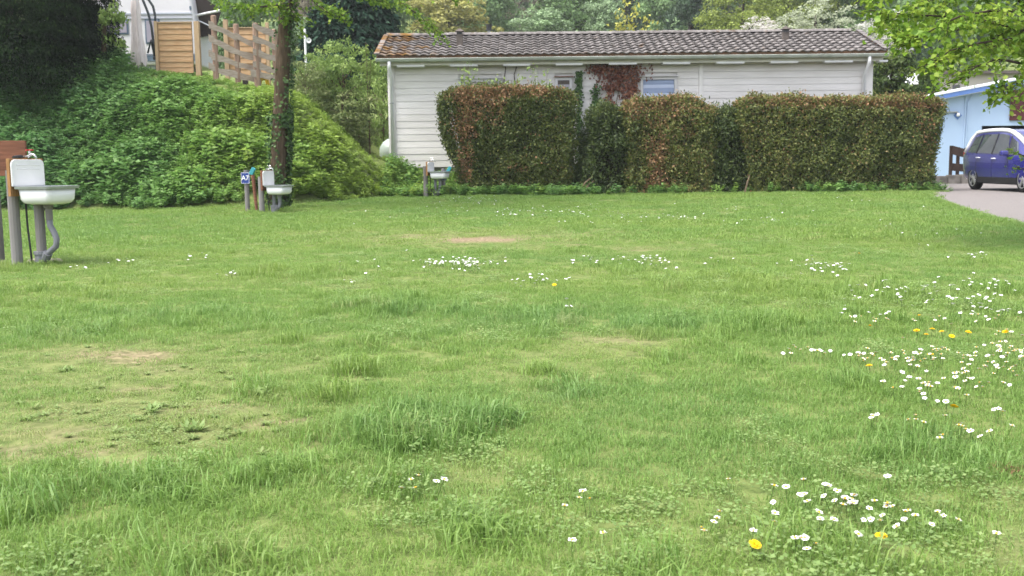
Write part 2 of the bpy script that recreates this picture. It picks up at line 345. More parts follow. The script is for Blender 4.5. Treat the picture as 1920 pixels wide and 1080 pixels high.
def axis(*segs):
    a = [segs[0][0]]
    for lo, hi, st in segs: a += list(np.linspace(lo, hi, max(2, int(round((hi - lo) / st)) + 1)))[1:]
    return np.array(a)
ax = axis((-420, -60, 30), (-60, -18, 3), (-18, 14, .22), (14, 60, 3), (60, 420, 30)); ay = axis((-120, -4, 20), (-4, 1.5, 1), (1.5, 12, .15), (12, 34, .3), (34, 110, 2), (110, 900, 40))
X, Y = np.meshgrid(ax, ay); Z = np.where(Y > 260, hgt(X, np.full_like(Y, 260.)), hgt(X, Y)); nx_, ny_ = len(ax), len(ay)
idx = np.arange(nx_ * ny_).reshape(ny_, nx_); Q = np.stack([idx[:-1, :-1], idx[:-1, 1:], idx[1:, 1:], idx[1:, :-1]], -1).reshape(-1, 4)
me = npmesh('ground', np.stack([X, Y, Z], -1).reshape(-1, 3), Q, None, 'ground')
br, dr, _ = fields(X.ravel(), np.maximum(Y.ravel(), .5)); br = np.where((Y.ravel() < 32) & (Y.ravel() > 2), np.maximum(br, .3 * dr), 0)
a_ = me.attributes.new('bare', 'FLOAT', 'POINT'); a_.data.foreach_set('value', br.astype(np.float32))
tag(link('ground', me, smooth=True), 'lawn and grassy slope reaching to the wooded hill', kind='structure')

REDGE = np.array([(2.2, -6), (5.0, 4), (6.6, 10), (8.3, 16.3), (9.4, 21), (10.4, 25.2), (11.6, 28.0), (12.6, 31), (13.0, 37)])
def road_left(y): return np.interp(y, REDGE[:, 1], REDGE[:, 0])
ys = np.arange(-6, 37.01, .5); us = np.linspace(0, 1, 40)
RV = []; 
for y in ys:
    xl = float(road_left(y)) + .12 * (float(vnoise(y, 3.3, .8, 9)) - .5)
    for u in us: x = xl + (34 - xl) * u * u; RV.append((x, y, G(x, y) + .012))
k = np.arange(len(ys) * 40).reshape(len(ys), 40); Q = np.stack([k[:-1, :-1], k[:-1, 1:], k[1:, 1:], k[1:, :-1]], -1).reshape(-1, 4)
tag(link('road', npmesh('road', RV, Q, None, 'asphalt')), 'grey worn asphalt lane beside the hedge', kind='structure')

# ------------------------------------------------------------------ white house
HX0, HX1, HY = -3.67, 10.9, 31.0
HZ0, HZ1 = .98, 4.22
house = empty('house', (0, 0, 0), 0, 'long single storey white boarded house with weathered tile roof behind the hedges', 'house')
def hx(px): return (px - 960) / (F / HY)
def hz(px, py): return float(at(px, py, HY)[2])
mb = MB(); mb.box(((HX0 + HX1) / 2, HY + 2.3, (HZ0 + HZ1) / 2 + .05), (HX1 - HX0 - .04, 4.5, HZ1 - HZ0 + .1)); mb.build('wall', 'siding', house)
mb = MB(); mb.box(((HX0 + HX1) / 2, HY + 2.3, .5), (HX1 - HX0 - .2, 4.3, 1.3)); mb.build('plinth', 'plinth', house)
WIN = [(865, 945, 148, 205), (1043, 1075, 145, 205), (1200, 1268, 144, 208)]
wins = [(hx(a), hx(b_), hz((a + b_) / 2, d), hz((a + b_) / 2, c)) for a, b_, c, d in WIN]
bays = [(hx(748), hx(1003)), (hx(1011), hx(1308)), (hx(1316), hx(1614))]
BH = .197; row = 0; z = HZ0
while z < HZ1 - .05:
    zt = min(z + BH, HZ1 + .02)
    for a, b_ in bays:
        segs = [(a, b_)]
        for wx0, wx1, wz0, wz1 in wins:
            if zt > wz0 + .02 and z < wz1 - .02:
                segs = [q for s0, s1 in segs for q in ([(s0, s1)] if wx1 <= s0 or wx0 >= s1 else [(s0, wx0), (wx1, s1)])]
        for s0, s1 in segs:
            if s1 - s0 < .03: continue
            mb = MB(); t = random.uniform(-.002, .002); h = zt - z - .007
            y0 = HY - .026; y1 = HY - .018      # lower edge proud
            vs = [(s0, y0 + t, z), (s1, y0 + t, z), (s1, y1 + t, z + h), (s0, y1 + t, z + h), (s0, HY - .005, z), (s1, HY - .005, z), (s1, HY - .005, z + h), (s0, HY - .005, z + h)]
            mb.add(vs, [(0, 1, 2, 3), (4, 7, 6, 5), (0, 4, 5, 1), (3, 2, 6, 7), (0, 3, 7, 4), (1, 5, 6, 2)]); mb.build('board', 'siding', house)
    z += BH
for x0, x1 in ((HX0, hx(748) - .004), (hx(1003) + .004, hx(1011) - .004), (hx(1308) + .004, hx(1316) - .004), (hx(1614) + .004, HX1)):
    mb = MB(); mb.box(((x0 + x1) / 2, HY - .025, (HZ0 + HZ1) / 2), (x1 - x0, .05, HZ1 - HZ0 + .02)); mb.build('corner_board' if x1 - x0 > .18 else 'batten', 'siding_trim', house, bevel=.004)
for k, (x0, x1, z0, z1) in enumerate(wins):
    wn = MB(); t = .085; yc = HY - .035
    wn.box(((x0 + x1) / 2, yc, z1 - t / 2), (x1 - x0, .07, t)).box(((x0 + x1) / 2, yc, z0 + t / 2), (x1 - x0, .07, t))
    wn.box((x0 + t / 2, yc, (z0 + z1) / 2), (t, .07, z1 - z0 - 2 * t)).box((x1 - t / 2, yc, (z0 + z1) / 2), (t, .07, z1 - z0 - 2 * t))
    wo = wn.build('window', 'window_frame', house, bevel=.004)
    mb = MB(); mb.box(((x0 + x1) / 2, yc - .05, z1 + .012), (x1 - x0 + .06, .11, .024)); mb.build('drip_rail', 'window_frame' if k != 1 else 'wood_red', wo)
    mb = MB(); mb.box(((x0 + x1) / 2, HY - .012, (z0 + z1) / 2), (x1 - x0 - 2 * t - .004, .01, z1 - z0 - 2 * t - .004)); mb.build('pane', 'caravan_glass' if k != 2 else 'blind_dark', wo)
    if k == 2:
        zz = z1 - t - .02; i = 0
        while zz - .11 > z0 + t:
            mb = MB(); mb.box(((x0 + x1) / 2, HY - .022, zz - .05), (x1 - x0 - 2 * t - .02, .006, .095)); mb.build('blind_band', 'blind' if i % 2 else 'blind_dark', wo); zz -= .13 if i % 2 == 0 else .12; i += 1
    if k == 1:
        mb = MB(); mb.box(((x0 + x1) / 2, HY - .03, z1 - t - .07), (x1 - x0 - 2 * t, .014, .1)); mb.build('shutter_box', 'vent', wo)
    if k == 0:
        mb = MB(); mb.box(((x0 + x1) / 2, HY - .02, (z0 + z1) / 2 - .05), (x1 - x0 - 2 * t, .008, z1 - z0 - 2 * t - .1)); mb.build('roller_blind', 'white_paint', wo)
# roof
EY, RY = HY - .45, HY + 2.15                    # eave and ridge depth
EX0, EX1 = -3.9, 11.12
EZ = float(at(1185, 99, EY)[2]); RZ = float(at(1185, 63, RY)[2]); SL = math.atan2(RZ - EZ, RY - EY); SLEN = math.hypot(RZ - EZ, RY - EY)
roof = MB()
roof.add([(EX0 + .03, EY + .03, EZ - .06), (EX1 - .03, EY + .03, EZ - .06), (EX1 - .03, RY, RZ - .06), (EX0 + .03, RY, RZ - .06), (EX1 - .03, 2 * RY - EY, EZ - .06), (EX0 + .03, 2 * RY - EY, EZ - .06),
          (EX0 + .03, EY + .03, EZ - .14), (EX1 - .03, EY + .03, EZ - .14), (EX1 - .03, 2 * RY - EY, EZ - .14), (EX0 + .03, 2 * RY - EY, EZ - .14)],
         [(0, 1, 2, 3), (3, 2, 4, 5), (6, 9, 8, 7), (0, 6, 7, 1), (5, 4, 8, 9), (0, 3, 5, 9, 6), (1, 7, 8, 4, 2)])
roof = roof.build('roof', 'vent', house)
NC, NT = 8, 59; TWd = (EX1 - EX0) / NT; TL = SLEN / NC
def tile_mesh(wd, ln):
    n = 8; V = []; th = .034
    for j, (v, zz) in enumerate(((-.02, .062), (ln + .03, .002))):
        for i in range(n + 1):
            u = i / n; z = .02 * math.sin(2 * math.pi * (u - .1)) + zz; V.append((u * wd, v, z))
        for i in range(n + 1):
            u = i / n; z = .02 * math.sin(2 * math.pi * (u - .1)) + zz - th; V.append((u * wd, v, z))
    F_ = []; q = n + 1
    for i in range(n):
        F_ += [(i, i + 1, 2 * q + i + 1, 2 * q + i), (q + i + 1, q + i, 3 * q + i, 3 * q + i + 1), (i + 1, i, q + i, q + i + 1)]
    F_ += [(0, 2 * q, 3 * q, q), (n, q + n, 3 * q + n, 2 * q + n)]
    b_ = MB(); b_.add(V, F_); return b_
tm = tile_mesh(TWd * 1.0, TL).mesh('tile', ('tile',)); tm.polygons.foreach_set('use_smooth', np.ones(len(tm.polygons), bool))
def roofpt(u, v, off=0): return (u, EY + v * math.cos(SL) - off * math.sin(SL), EZ + v * math.sin(SL) + off * math.cos(SL))
upper = MB(); tb = tile_mesh(TWd, TL); RM = Matrix.Rotation(SL, 3, 'X')
for r in range(NC):
    for c in range(NT):
        jx, jo, jr = random.uniform(-.006, .006), random.uniform(-.004, .006), random.uniform(-.02, .02)
        p = roofpt(EX0 + c * TWd + jx, r * TL, -.03 + jo)
        if r < 5: o = link('tile', tm, None, roof, p, (SL + jr * .5, 0, jr * .4))
        else:
            upper.add([tuple(RM @ Vector(v) + Vector(p)) for v in tb.v], tb.f)
tag(upper.build('upper_tiles', 'tile', roof, smooth=True), kind='stuff')
rear = MB(); rear.add([(EX0, RY, RZ + .01), (EX1, RY, RZ + .01), (EX1, 2 * RY - EY + .1, EZ - .03), (EX0, 2 * RY - EY + .1, EZ - .03)], [(0, 1, 2, 3)]); rear.build('rear_slope', 'tile', roof)
cap = MB(); n = 7
for j, (v, rr) in enumerate(((0, .125), (.42, .11))):
    for i in range(n + 1): a = math.pi * i / n; cap.v.append((v, -rr * math.cos(a), rr * .75 * math.sin(a) - .03))
cap.f = [(i, i + 1, n + 2 + i, n + 1 + i) for i in range(n)]; cap.m = [0] * n; capm = cap.mesh('ridge_tile', ('tile',)); capm.polygons.foreach_set('use_smooth', np.ones(n, bool))
x = EX0 - .02
while x < EX1 - .38: o = link('ridge_tile', capm, None, roof, (x, RY, RZ + .03 + random.uniform(-.006, .01)), (0, random.uniform(-.015, .015), random.uniform(-.01, .01))); x += .4
for sx_, xx in ((-1, EX0), (1, EX1)):
    for r in range(NC):
        a = roofpt(xx + sx_ * .03, r * TL - .02, .055); b_ = roofpt(xx + sx_ * .03, (r + 1) * TL + .02, .04); mb = MB(); mb.bar(a, b_, .16, .035); mb.build('verge_tile', 'tile', roof, bevel=.01)
    mb = MB(); mb.bar(roofpt(xx + sx_ * .02, 0, -.1), roofpt(xx + sx_ * .02, SLEN, -.1), .03, .2); mb.build('barge_board', 'wood_red', roof)
    mb = MB(); mb.add([(xx - sx_ * .4, HY - .01, HZ1 + .05), (xx - sx_ * .4, 2 * RY - HY, HZ1 + .05), (xx - sx_ * .4, RY, RZ - .1), (xx - sx_ * .42, HY - .01, HZ1 + .05), (xx - sx_ * .42, 2 * RY - HY, HZ1 + .05), (xx - sx_ * .42, RY, RZ - .1)], [(0, 1, 2), (3, 5, 4), (0, 3, 4, 1), (1, 4, 5, 2), (2, 5, 3, 0)]); mb.build('gable', 'siding', house)
mb = MB()
for c in range(NT):                     # mossy closing board under the lowest course
    h = .10 + random.uniform(-.012, .012); mb.box((EX0 + (c + .5) * TWd, EY + .02 + random.uniform(-.008, .008), EZ - .055), (TWd * .985, .04, h))
mb.build('eave_filler', 'eave_board', roof)
gut = MB(); n = 8; gz = EZ - .115; gy = EY - .055
ring = [(-.075 * math.cos(math.pi * i / n), -.085 * math.sin(math.pi * i / n)) for i in range(n + 1)]
V = [(xx, gy + a, gz + b_) for xx in (EX0 - .05, EX1 + .05) for a, b_ in ring] + [(xx, gy + a * .92, gz + b_ * .92 + .002) for xx in (EX0 - .05, EX1 + .05) for a, b_ in ring]
q = n + 1; gut.add(V, [(i, i + 1, q + i + 1, q + i) for i in range(n)] + [(2 * q + i + 1, 2 * q + i, 3 * q + i, 3 * q + i + 1) for i in range(n)] + [(0, q, 3 * q, 2 * q), (n, 2 * q + n, 3 * q + n, q + n)] + [tuple(range(0, q)), tuple(range(q, 2 * q))])
gut.tube([(EX0 - .05, gy - .078, gz + .004), (EX1 + .05, gy - .078, gz + .004)], .012, 6)
gut = gut.build('gutter', 'gutter', house, smooth=False)
for px in (900, 1000, 1120, 1245, 1335, 1420, 1530, 1610, 1050):
    mb = MB(); x = (px - 960) / (F / EY); mb.tube([(x, gy - .004, gz - .032), (x + .02, gy - .004, gz - .032)], .064, 12); mb.build('gutter_joint', 'zinc', gut)
mb = MB(); mb.box(((EX0 + EX1) / 2, EY + .1, EZ - .22), (EX1 - EX0 - .1, .06, .16)); mb.build('fascia', 'cream_paint', house)
mb = MB(); mb.box(((EX0 + EX1) / 2, EY + .28, EZ - .15), (EX1 - EX0 - .1, .34, .02)); mb.build('soffit', 'cream_paint', house)
for px0, px1 in [(752, 803), (850, 901), (948, 998), (1045, 1095), (1143, 1194), (1242, 1293), (1341, 1393), (1441, 1492), (1541, 1593), (1641, 1657)]:
    a, b_ = (px0 - 960) / (F / EY), (px1 - 960) / (F / EY); mb = MB(); mb.box(((a + b_) / 2, EY + .2, EZ - .305), (b_ - a, .3, .055)); mb.build('rafter_board', 'white_paint', house, bevel=.004)
for px, lean in ((742, .0), (1611, .0)):
    x = hx(px); p = MB(); p.tube([(x, gy, gz - .06), (x, gy, gz - .25), (x + lean, HY - .09, gz - .55), (x + lean, HY - .09, HZ0 - .1)], .052, 10)
    dp = p.build('downpipe', 'white_paint', house, smooth=True)
    for zz in (HZ0 + .3, HZ0 + 1.9): mb = MB(); mb.tube([(x + lean, HY - .09, zz), (x + lean, HY - .09, zz + .03)], .062, 10); mb.build('pipe_clip', 'zinc', dp)
def vent(px, ybot, ytop, Yv, wd):
    x = (px - 960) / (F / Yv); zt = float(at(px, ytop, Yv)[2]); zb = float(at(px, ybot, Yv)[2]) - .1
    mb = MB(); mb.box((x, Yv, (zt - .17 + zb) / 2), (wd, .17, zt - .17 - zb)); v = mb.build('roof_vent', 'vent', roof, bevel=.01)
    mb = MB(); mb.box((x, Yv - .01, zt - .14), (wd * .86, .15, .08)); mb.build('vent_opening', 'black_metal', v)
    mb = MB(); mb.add([(x - wd * .72, Yv - .14, zt - .1), (x + wd * .72, Yv - .14, zt - .1), (x + wd * .72, Yv + .14, zt - .1), (x - wd * .72, Yv + .14, zt - .1), (x - .02, Yv, zt), (x + .02, Yv, zt)], [(0, 1, 5, 4), (1, 2, 5), (2, 3, 4, 5), (3, 0, 4), (0, 3, 2, 1)]); mb.build('vent_cap', 'vent', v)
vent(869, 80, 53, EY + 1.35, .2); vent(1466, 70, 49, EY + 1.6, .2)
p = at(917, 62, RY + .5); mb = MB(); mb.tube([(p[0], RY + .5, RZ - .2), (p[0], RY + .5, RZ + .22)], .05, 8); fl = mb.build('flue', 'zinc', roof)
mb = MB(); mb.tube([(p[0], RY + .5, RZ + .2), (p[0], RY + .5, RZ + .23), (p[0], RY + .5, RZ + .24), (p[0], RY + .5, RZ + .4)], [.11, .11, .085, .095], 10); mb.build('flue_cap', 'black_metal', fl)

# ------------------------------------------------------------------ hedges and wall climbers
def hedge(name, label, px0t, px1t, px0b, px1b, pyt, yf, dep, seed, brown=(), base=.25, spread=.22, mat='hedge_leaf', dens=2600, rough_=.10, leaf=(.045, .095), topwave=.06, group=None, zb=None, lightop=.3):
    rg = np.random.default_rng(seed); s = F / yf
    x0t, x1t, x0b, x1b = [(p - 960) / s for p in (px0t, px1t, px0b, px1b)]; zt = float(at((px0t + px1t) / 2, pyt, yf)[2]); zb = .12 if zb is None else zb
    W, H = x1t - x0t, zt - zb; root = empty(name, ((x0t + x1t) / 2, yf + dep / 2, zb), 0, label, 'hedge', group); O = np.array(root.location)
    areas = np.array([W * H, W * dep, H * dep, H * dep]); n = int(areas.sum() * dens); face = rg.choice(4, n, p=areas / areas.sum())
    u, v = rg.random(n), rg.random(n); x = np.where(face == 2, 0, np.where(face == 3, 1, u)); zf = np.where(face == 1, 1, np.where(face < 1, v, v)); yy = np.where(face == 0, 0, np.where(face == 1, v, u))
    # rounded corners in (x, z)
    cx_, cz_ = x - .5, zf - .5; r_ = .16 / max(W, .8)
    X_ = x; Z_ = zf
    lo = x0b + (x0t - x0b) * sstep(Z_ * 1.25); hi = x1b + (x1t - x1b) * sstep(Z_ * 1.25)
    rd = np.where(Z_ > .88, (1 - np.sqrt(np.clip(1 - ((Z_ - .88) / .12) ** 2, 0, 1))) * .2, 0)
    Px = lo + rd + (hi - lo - 2 * rd) * X_; Pz = zb + H * Z_ + topwave * 2 * (vnoise(Px, yy * dep, 1.4, seed) - .5) * Z_; Py = yf + dep * yy + np.where(face == 0, np.where(Z_ > .9, (Z_ - .9) * 1.5, 0), 0)
    P = np.stack([Px, Py, Pz], -1); Nf = np.array([(0, -1, .25), (0, 0, 1), (-1, 0, .2), (1, 0, .2)], float)[face]
    bump = rough_ * 2.4 * (vnoise(Px * 1.0 + yy, Pz, 2.2, seed + 1) - .55) + rough_ * 1.5 * (vnoise(Px + yy * 3, Pz, 6.5, seed + 2) - .5) + rough_ * .6 * rg.normal(size=n)
    P = P + Nf * bump[:, None]
    P = P - Nf * (rg.exponential(.07, n) * (rg.random(n) < .6))[:, None]; D = unit(Nf * .25 + rg.normal(size=(n, 3)) * .6 + np.array([0, 0, .2])); Nn = unit(Nf * .9 + rg.normal(size=(n, 3)) * .65)
    L_ = rg.uniform(*leaf, n)
    tint = base + spread * rg.normal(size=n) * .7 + .25 * (vnoise(Px, Pz, 1.3, seed + 5) - .5) + np.where(Z_ > .9, lightop, 0) * rg.random(n)  # lightop paints the brightness of the lit top into the leaf tint
    bpx, bpz = proj(P)
    for cx, cy, rx, ry, a in brown:
        d = np.sqrt(((bpx - cx) / rx) ** 2 + ((bpz - cy) / ry) ** 2) + .9 * (vnoise(bpx, bpz, .06, seed + 7) - .5)
        hit = rg.random(n) < a * sstep((1.3 - d) / .7); tint = np.where(hit, .72 + .28 * rg.random(n), tint)
    tint = np.where(rg.random(n) < .018, .75 + .2 * rg.random(n), tint)
    leafobj('foliage', P - O, D, Nn, L_, L_ * (.36 if mat == 'cypress_leaf' else .55), tint, mat, root)
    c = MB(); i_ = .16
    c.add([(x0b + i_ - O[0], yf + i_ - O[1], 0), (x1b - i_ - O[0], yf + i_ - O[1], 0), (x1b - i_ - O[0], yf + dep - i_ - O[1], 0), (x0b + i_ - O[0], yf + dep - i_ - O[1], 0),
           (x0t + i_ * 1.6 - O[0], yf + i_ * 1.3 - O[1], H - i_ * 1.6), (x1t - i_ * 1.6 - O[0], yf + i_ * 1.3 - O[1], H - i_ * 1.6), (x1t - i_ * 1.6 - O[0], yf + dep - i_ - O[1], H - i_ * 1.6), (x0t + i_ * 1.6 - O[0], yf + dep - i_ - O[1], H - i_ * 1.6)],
          [(0, 3, 2, 1), (4, 5, 6, 7), (0, 1, 5, 4), (1, 2, 6, 5), (2, 3, 7, 6), (3, 0, 4, 7)]); c.build('branches', 'hedge_core', root)  # solid dark core added for branches, so light doesn't pass through the hedge
    return root
hedge('hedge', 'trimmed hedge block with rust brown dead patches, nearest the sink beside the downpipe', 832, 1078, 872, 1062, 168, 28.4, 1.3, 31,
      brown=[(900, 180, 55, 16, .75), (985, 172, 50, 12, .7), (880, 215, 16, 50, .6), (915, 210, 30, 25, .45), (875, 290, 14, 40, .6), (865, 240, 20, 25, .4), (1040, 180, 30, 15, .2), (970, 315, 16, 8, .4)], topwave=.05)
hedge('hedge', 'loose dark green cypress hedge bush at the gap, tapering upward', 1112, 1192, 1085, 1205, 208, 28.5, 1.2, 32, base=.35, spread=.3, mat='cypress_leaf', rough_=.17, dens=1900, leaf=(.07, .14), topwave=.2)
hedge('hedge', 'olive brown trimmed hedge block with domed top under the blind window', 1178, 1334, 1182, 1334, 190, 28.3, 1.3, 33, base=.42,
      brown=[(1230, 210, 60, 22, .35), (1230, 320, 20, 55, .75), (1235, 275, 22, 25, .5), (1290, 240, 20, 20, .25), (1225, 350, 14, 14, .7)], topwave=.12, lightop=.35)
hedge('hedge', 'shaggy dark green cypress hedge bush lower than the blocks on both its sides', 1322, 1410, 1322, 1412, 208, 28.6, 1.2, 34, base=.35, spread=.3, mat='cypress_leaf', rough_=.17, dens=1900, leaf=(.07, .14), topwave=.16)
hedge('hedge', 'long flat topped green brown hedge block ending at the road', 1388, 1764, 1415, 1742, 184, 28.3, 1.4, 35, base=.36, brown=[(1690, 195, 80, 9, .4), (1500, 192, 90, 8, .25), (1735, 230, 20, 50, .25)], topwave=.07, lightop=.35)

def wallclimb(name, label, cat, blobs, n, mat, yw, size, stems=()):
    root = empty(name, (0, 0, 0), 0, label, cat); P = []
    for cx, cy, rx, ry, w_ in blobs:
        k = int(n * w_); a = rng.normal(size=(k, 2)) * .5; px = cx + rx * np.clip(a[:, 0], -1.2, 1.2); py = cy + ry * rng.uniform(-1, 1, k)
        q = at(px, py, yw); q[:, 1] -= rng.uniform(.0, .14, k); P.append(q)
    P = np.concatenate(P); k = len(P); D = unit(rng.normal(size=(k, 3)) * np.array([.6, .35, .6]) + np.array([0, -.2, -.5])); Nn = unit(np.array([0, -1, .2]) + rng.normal(size=(k, 3)) * .5)
    L_ = rng.uniform(*size, k); leafobj('leaves', P, D, Nn, L_, L_ * .8, rng.random(k), mat, root)
    mb = MB()
    for st in stems: mb.tube([tuple(at(px, py, yw - .02)) for px, py in st], .012, 5)
    if stems: mb.build('stem', 'twig', root)
YW = HY - .07
wallclimb('ivy', 'narrow column of dark ivy climbing the wall beside the small window', 'ivy', [(1085, 200, 7, 65, .45), (1088, 300, 14, 50, .5), (1086, 150, 5, 15, .1)], 900, 'ivy_leaf', YW, (.06, .11), [[(1090, 350), (1086, 250), (1084, 150)]])
wallclimb('ivy', 'short column of grey green ivy between two white wall strips', 'ivy', [(1116, 185, 8, 25, .4), (1120, 230, 12, 35, .6)], 450, 'ivy_leaf', YW, (.06, .11), [[(1118, 300), (1120, 230), (1114, 165)]])
wallclimb('dead_creeper', 'rust brown dead creeper hanging under the eaves beside the blind window', 'creeper', [(1160, 135, 52, 14, .34), (1158, 155, 34, 14, .26), (1142, 180, 9, 22, .10), (1178, 175, 15, 18, .14), (1190, 150, 8, 25, .08), (1125, 128, 22, 8, .08)], 1500, 'creeper_leaf', YW, (.05, .1), [[(1135, 215), (1142, 170), (1155, 120)], [(1183, 205), (1180, 160), (1175, 120)], [(1150, 215), (1165, 150)]])

# ------------------------------------------------------------------ sinks
def rrect(wd, dp, r, n=4):
    pts = []
    for cx, cy, a0 in ((wd / 2 - r, dp / 2 - r, 0), (-wd / 2 + r, dp / 2 - r, 90), (-wd / 2 + r, -dp / 2 + r, 180), (wd / 2 - r, -dp / 2 + r, 270)):
        for i in range(n + 1): a = R(a0 + 90 * i / n); pts.append((cx + r * math.cos(a), cy + r * math.sin(a)))
    return pts
def sink(px, Y, theta, label, rim, detail, plank=False, tall=.3, wallw='wood_ochre', group=None):
    p = at(px, 400, Y); z0 = G(p[0], Y); root = empty('outdoor_sink', (p[0], Y, z0), -theta, label, 'sink', group)
    # local: +x = out of the backboard, +y = along its width (far side), z up; origin at the backboard's middle
    W_, D_ = .5, .5
    def loft(rings):
        mb = MB(); k = len(rings[0][0])
        for pts, zz, cx in rings: mb.v += [(a + cx, b_, zz) for a, b_ in pts]
        for i in range(len(rings) - 1): mb.f += [(i * k + j, i * k + (j + 1) % k, (i + 1) * k + (j + 1) % k, (i + 1) * k + j) for j in range(k)]
        mb.f += [tuple(range(k - 1, -1, -1)) if False else tuple((len(rings) - 1) * k + j for j in range(k))]; mb.f += [tuple(range(k))]; mb.m = [0] * len(mb.f); return mb
    cx = D_ / 2 + .015
    loft([(rrect(D_ * .52, W_ * .55, .06), rim - .205, cx), (rrect(D_ * .78, W_ * .8, .08), rim - .19, cx), (rrect(D_ * .86, W_ * .88, .07), rim - .15, cx), (rrect(D_ * .90, W_ * .92, .06), rim - .012, cx),
          (rrect(D_ * .84, W_ * .86, .06), rim - .012, cx), (rrect(D_ * .72, W_ * .74, .06), rim - .16, cx)]).build('basin', 'enamel', root, smooth=True)
    mb = MB(); k = len(rrect(1, 1, .1))
    rg_ = [(rrect(D_, W_, .05), rim - .03), (rrect(D_ + .01, W_ + .01, .05), rim), (rrect(D_ * .9, W_ * .9, .05), rim + .002), (rrect(D_ * .89, W_ * .89, .05), rim - .02)]
    for pts, zz in rg_: mb.v += [(a + cx, b_, zz) for a, b_ in pts]
    for i in range(4): mb.f += [(i * k + j, i * k + (j + 1) % k, ((i + 1) % 4) * k + (j + 1) % k, ((i + 1) % 4) * k + j) for j in range(k)]
    mb.m = [0] * len(mb.f); mb.build('rim', 'zinc', root, smooth=False)
    # splash back
    r = .06; bp_ = [(-W_ / 2, rim), (W_ / 2, rim), (W_ / 2, rim + tall - r)] + [(W_ / 2 - r + r * math.cos(R(a)), rim + tall - r + r * math.sin(R(a))) for a in (20, 45, 70, 90)] + [(-W_ / 2 + r + r * math.cos(R(a)), rim + tall - r + r * math.sin(R(a))) for a in (90, 110, 135, 160)] + [(-W_ / 2, rim + tall - r)]
    mb = MB(); mb.prism(bp_, .022, lambda a, b_, c: (c + .0, a, b_)); sb = mb.build('splashback', 'enamel', root, bevel=.007)
    if detail:
        for zz, hw in ((rim + tall - .06, .18), (rim + tall - .105, .17)): mb = MB(); mb.tube([(.022, -hw, zz), (.022, hw, zz)], .007, 6); mb.build('embossed_bar', 'enamel', sb)
    mb = MB(); mb.box((-.022, 0, rim + tall / 2 - .05), (.04, W_ + .02, tall + .12)); mb.build('backboard', wallw, root, bevel=.004)
    mb = MB(); mb.tube([(-.11, -.12, -.1), (-.11, -.12, rim + tall * .8 - .06)], .062, 12); mb.build('post', 'post_grey', root, smooth=False)
    mb = MB(); mb.tube([(.13, .0, -.1), (.13, .0, rim - .2)], .055 if detail else .04, 12); mb.build('standpipe', 'post_grey' if detail else 'pvc', root)
    mb = MB(); mb.tube([(.13, .0, -.05), (.13, .0, .12), (.13, 0, .125), (.13, 0, .16)], [.075, .078, .088, .088], 14); fit = mb.build('pipe_fitting', 'pvc', root)
    mb = MB(); mb.tube([(.13, 0, .02), (.2, -.02, .08), (.24, -.03, .14)], [.04, .05, .052], 10); mb.build('pipe_branch', 'pvc', fit)
    mb = MB(); hx_ = cx
    mb.tube([(hx_, 0, rim - .2), (hx_, 0, rim - .24), (hx_, 0, rim - .26), (hx_, 0, rim - .38)], [.055, .055, .04, .04], 12)
    mb.build('trap', 'post_grey' if detail else 'pvc', root)
    P_ = [(hx_, 0, rim - .37), (hx_ + .01, -.005, rim - .45), (hx_ + .06, -.01, rim - .52), (hx_ + .1, -.02, rim - .6), (hx_ + .09, -.025, rim - .68), (.26, -.03, .15), (.22, -.025, .11)]
    if rim < .8: P_ = [(hx_, 0, rim - .37), (hx_ - .01, -.01, rim - .48), (.22, -.02, .1)]
    mb = MB(); mb.tube(P_, .034, 10); mb.build('drain_hose', 'pvc', root, smooth=True)
    mb = MB(); mb.tube([(-.0, -.05, rim - .08), (.01, -.06, rim * .5), (.05, -.07, .0)], .012, 6); mb.build('water_hose', 'hose', root)
    zt = rim + tall
    mb = MB(); mb.tube([(-.05, .02, zt + .03), (.02, .02, zt + .035), (.06, .02, zt + .06), (.1, .02, zt + .05), (.13, .02, zt + .005)], [.016, .016, .015, .013, .012], 8); mb.tube([(.035, .02, zt + .04), (.035, .02, zt + .1)], .013, 8); tp = mb.build('tap', 'chrome', root, smooth=True)
    mb = MB(); mb.tube([(.035, -.035, zt + .105), (.035, .075, zt + .105)], .009, 6).tube([(.0, .02, zt + .105), (.07, .02, zt + .105)], .009, 6); mb.build('tap_handle', 'red_plastic' if detail else 'chrome', tp)
    if plank:
        mb = MB(); mb.tube([(-.04, -.14, zt + .02), (-.04, -.02, zt + .03)], .024, 8); mb.build('valve', 'hose', root)
    return root
s1 = sink(56, 11.6, R(17), 'large white enamel sink on grey posts with red tap handle, nearest the camera', .90, True, plank=True)
sink(505, 22.6, R(15), 'white enamel sink with reddish backboard standing before the ivy clad tree', .60, False, tall=.32, wallw='wood_red', group=None)
sink(809, 28.0, R(15), 'small white enamel sink by the house corner with curved spout', .70, False, tall=.26)
q = at(20, 297, 11.75); mb = MB(); mb.box((q[0] - .12, 11.72, q[2]), (.62, .045, .40), rz=R(4)); pk = mb.build('plank_board', 'wood_red', bevel=.005)
tag(pk, 'wide reddish brown wooden board mounted behind the tap of the large sink', 'board')
q = gnd(np.array(4.), np.array(495.)); mb = MB(); mb.tube([(q[0] - .02, 11.85, -.1), (q[0] - .02, 11.85, 1.3)], .06, 12)
tag(mb.build('timber_post', 'post_grey'), 'round grey post carrying the reddish board at the picture edge', 'post')
q = gnd(np.array(85.), np.array(492.)); st = MB(); n = 14; vs = []
for j, (rr, zz) in enumerate(((.17, -.04), (.18, .02), (.15, .045))):
    for k in range(n): a = 2 * math.pi * k / n; s = 1 + .12 * math.sin(3 * a + 1) + .05 * math.sin(7 * a); vs.append((rr * s * math.cos(a) * 1.15, rr * s * math.sin(a), zz))
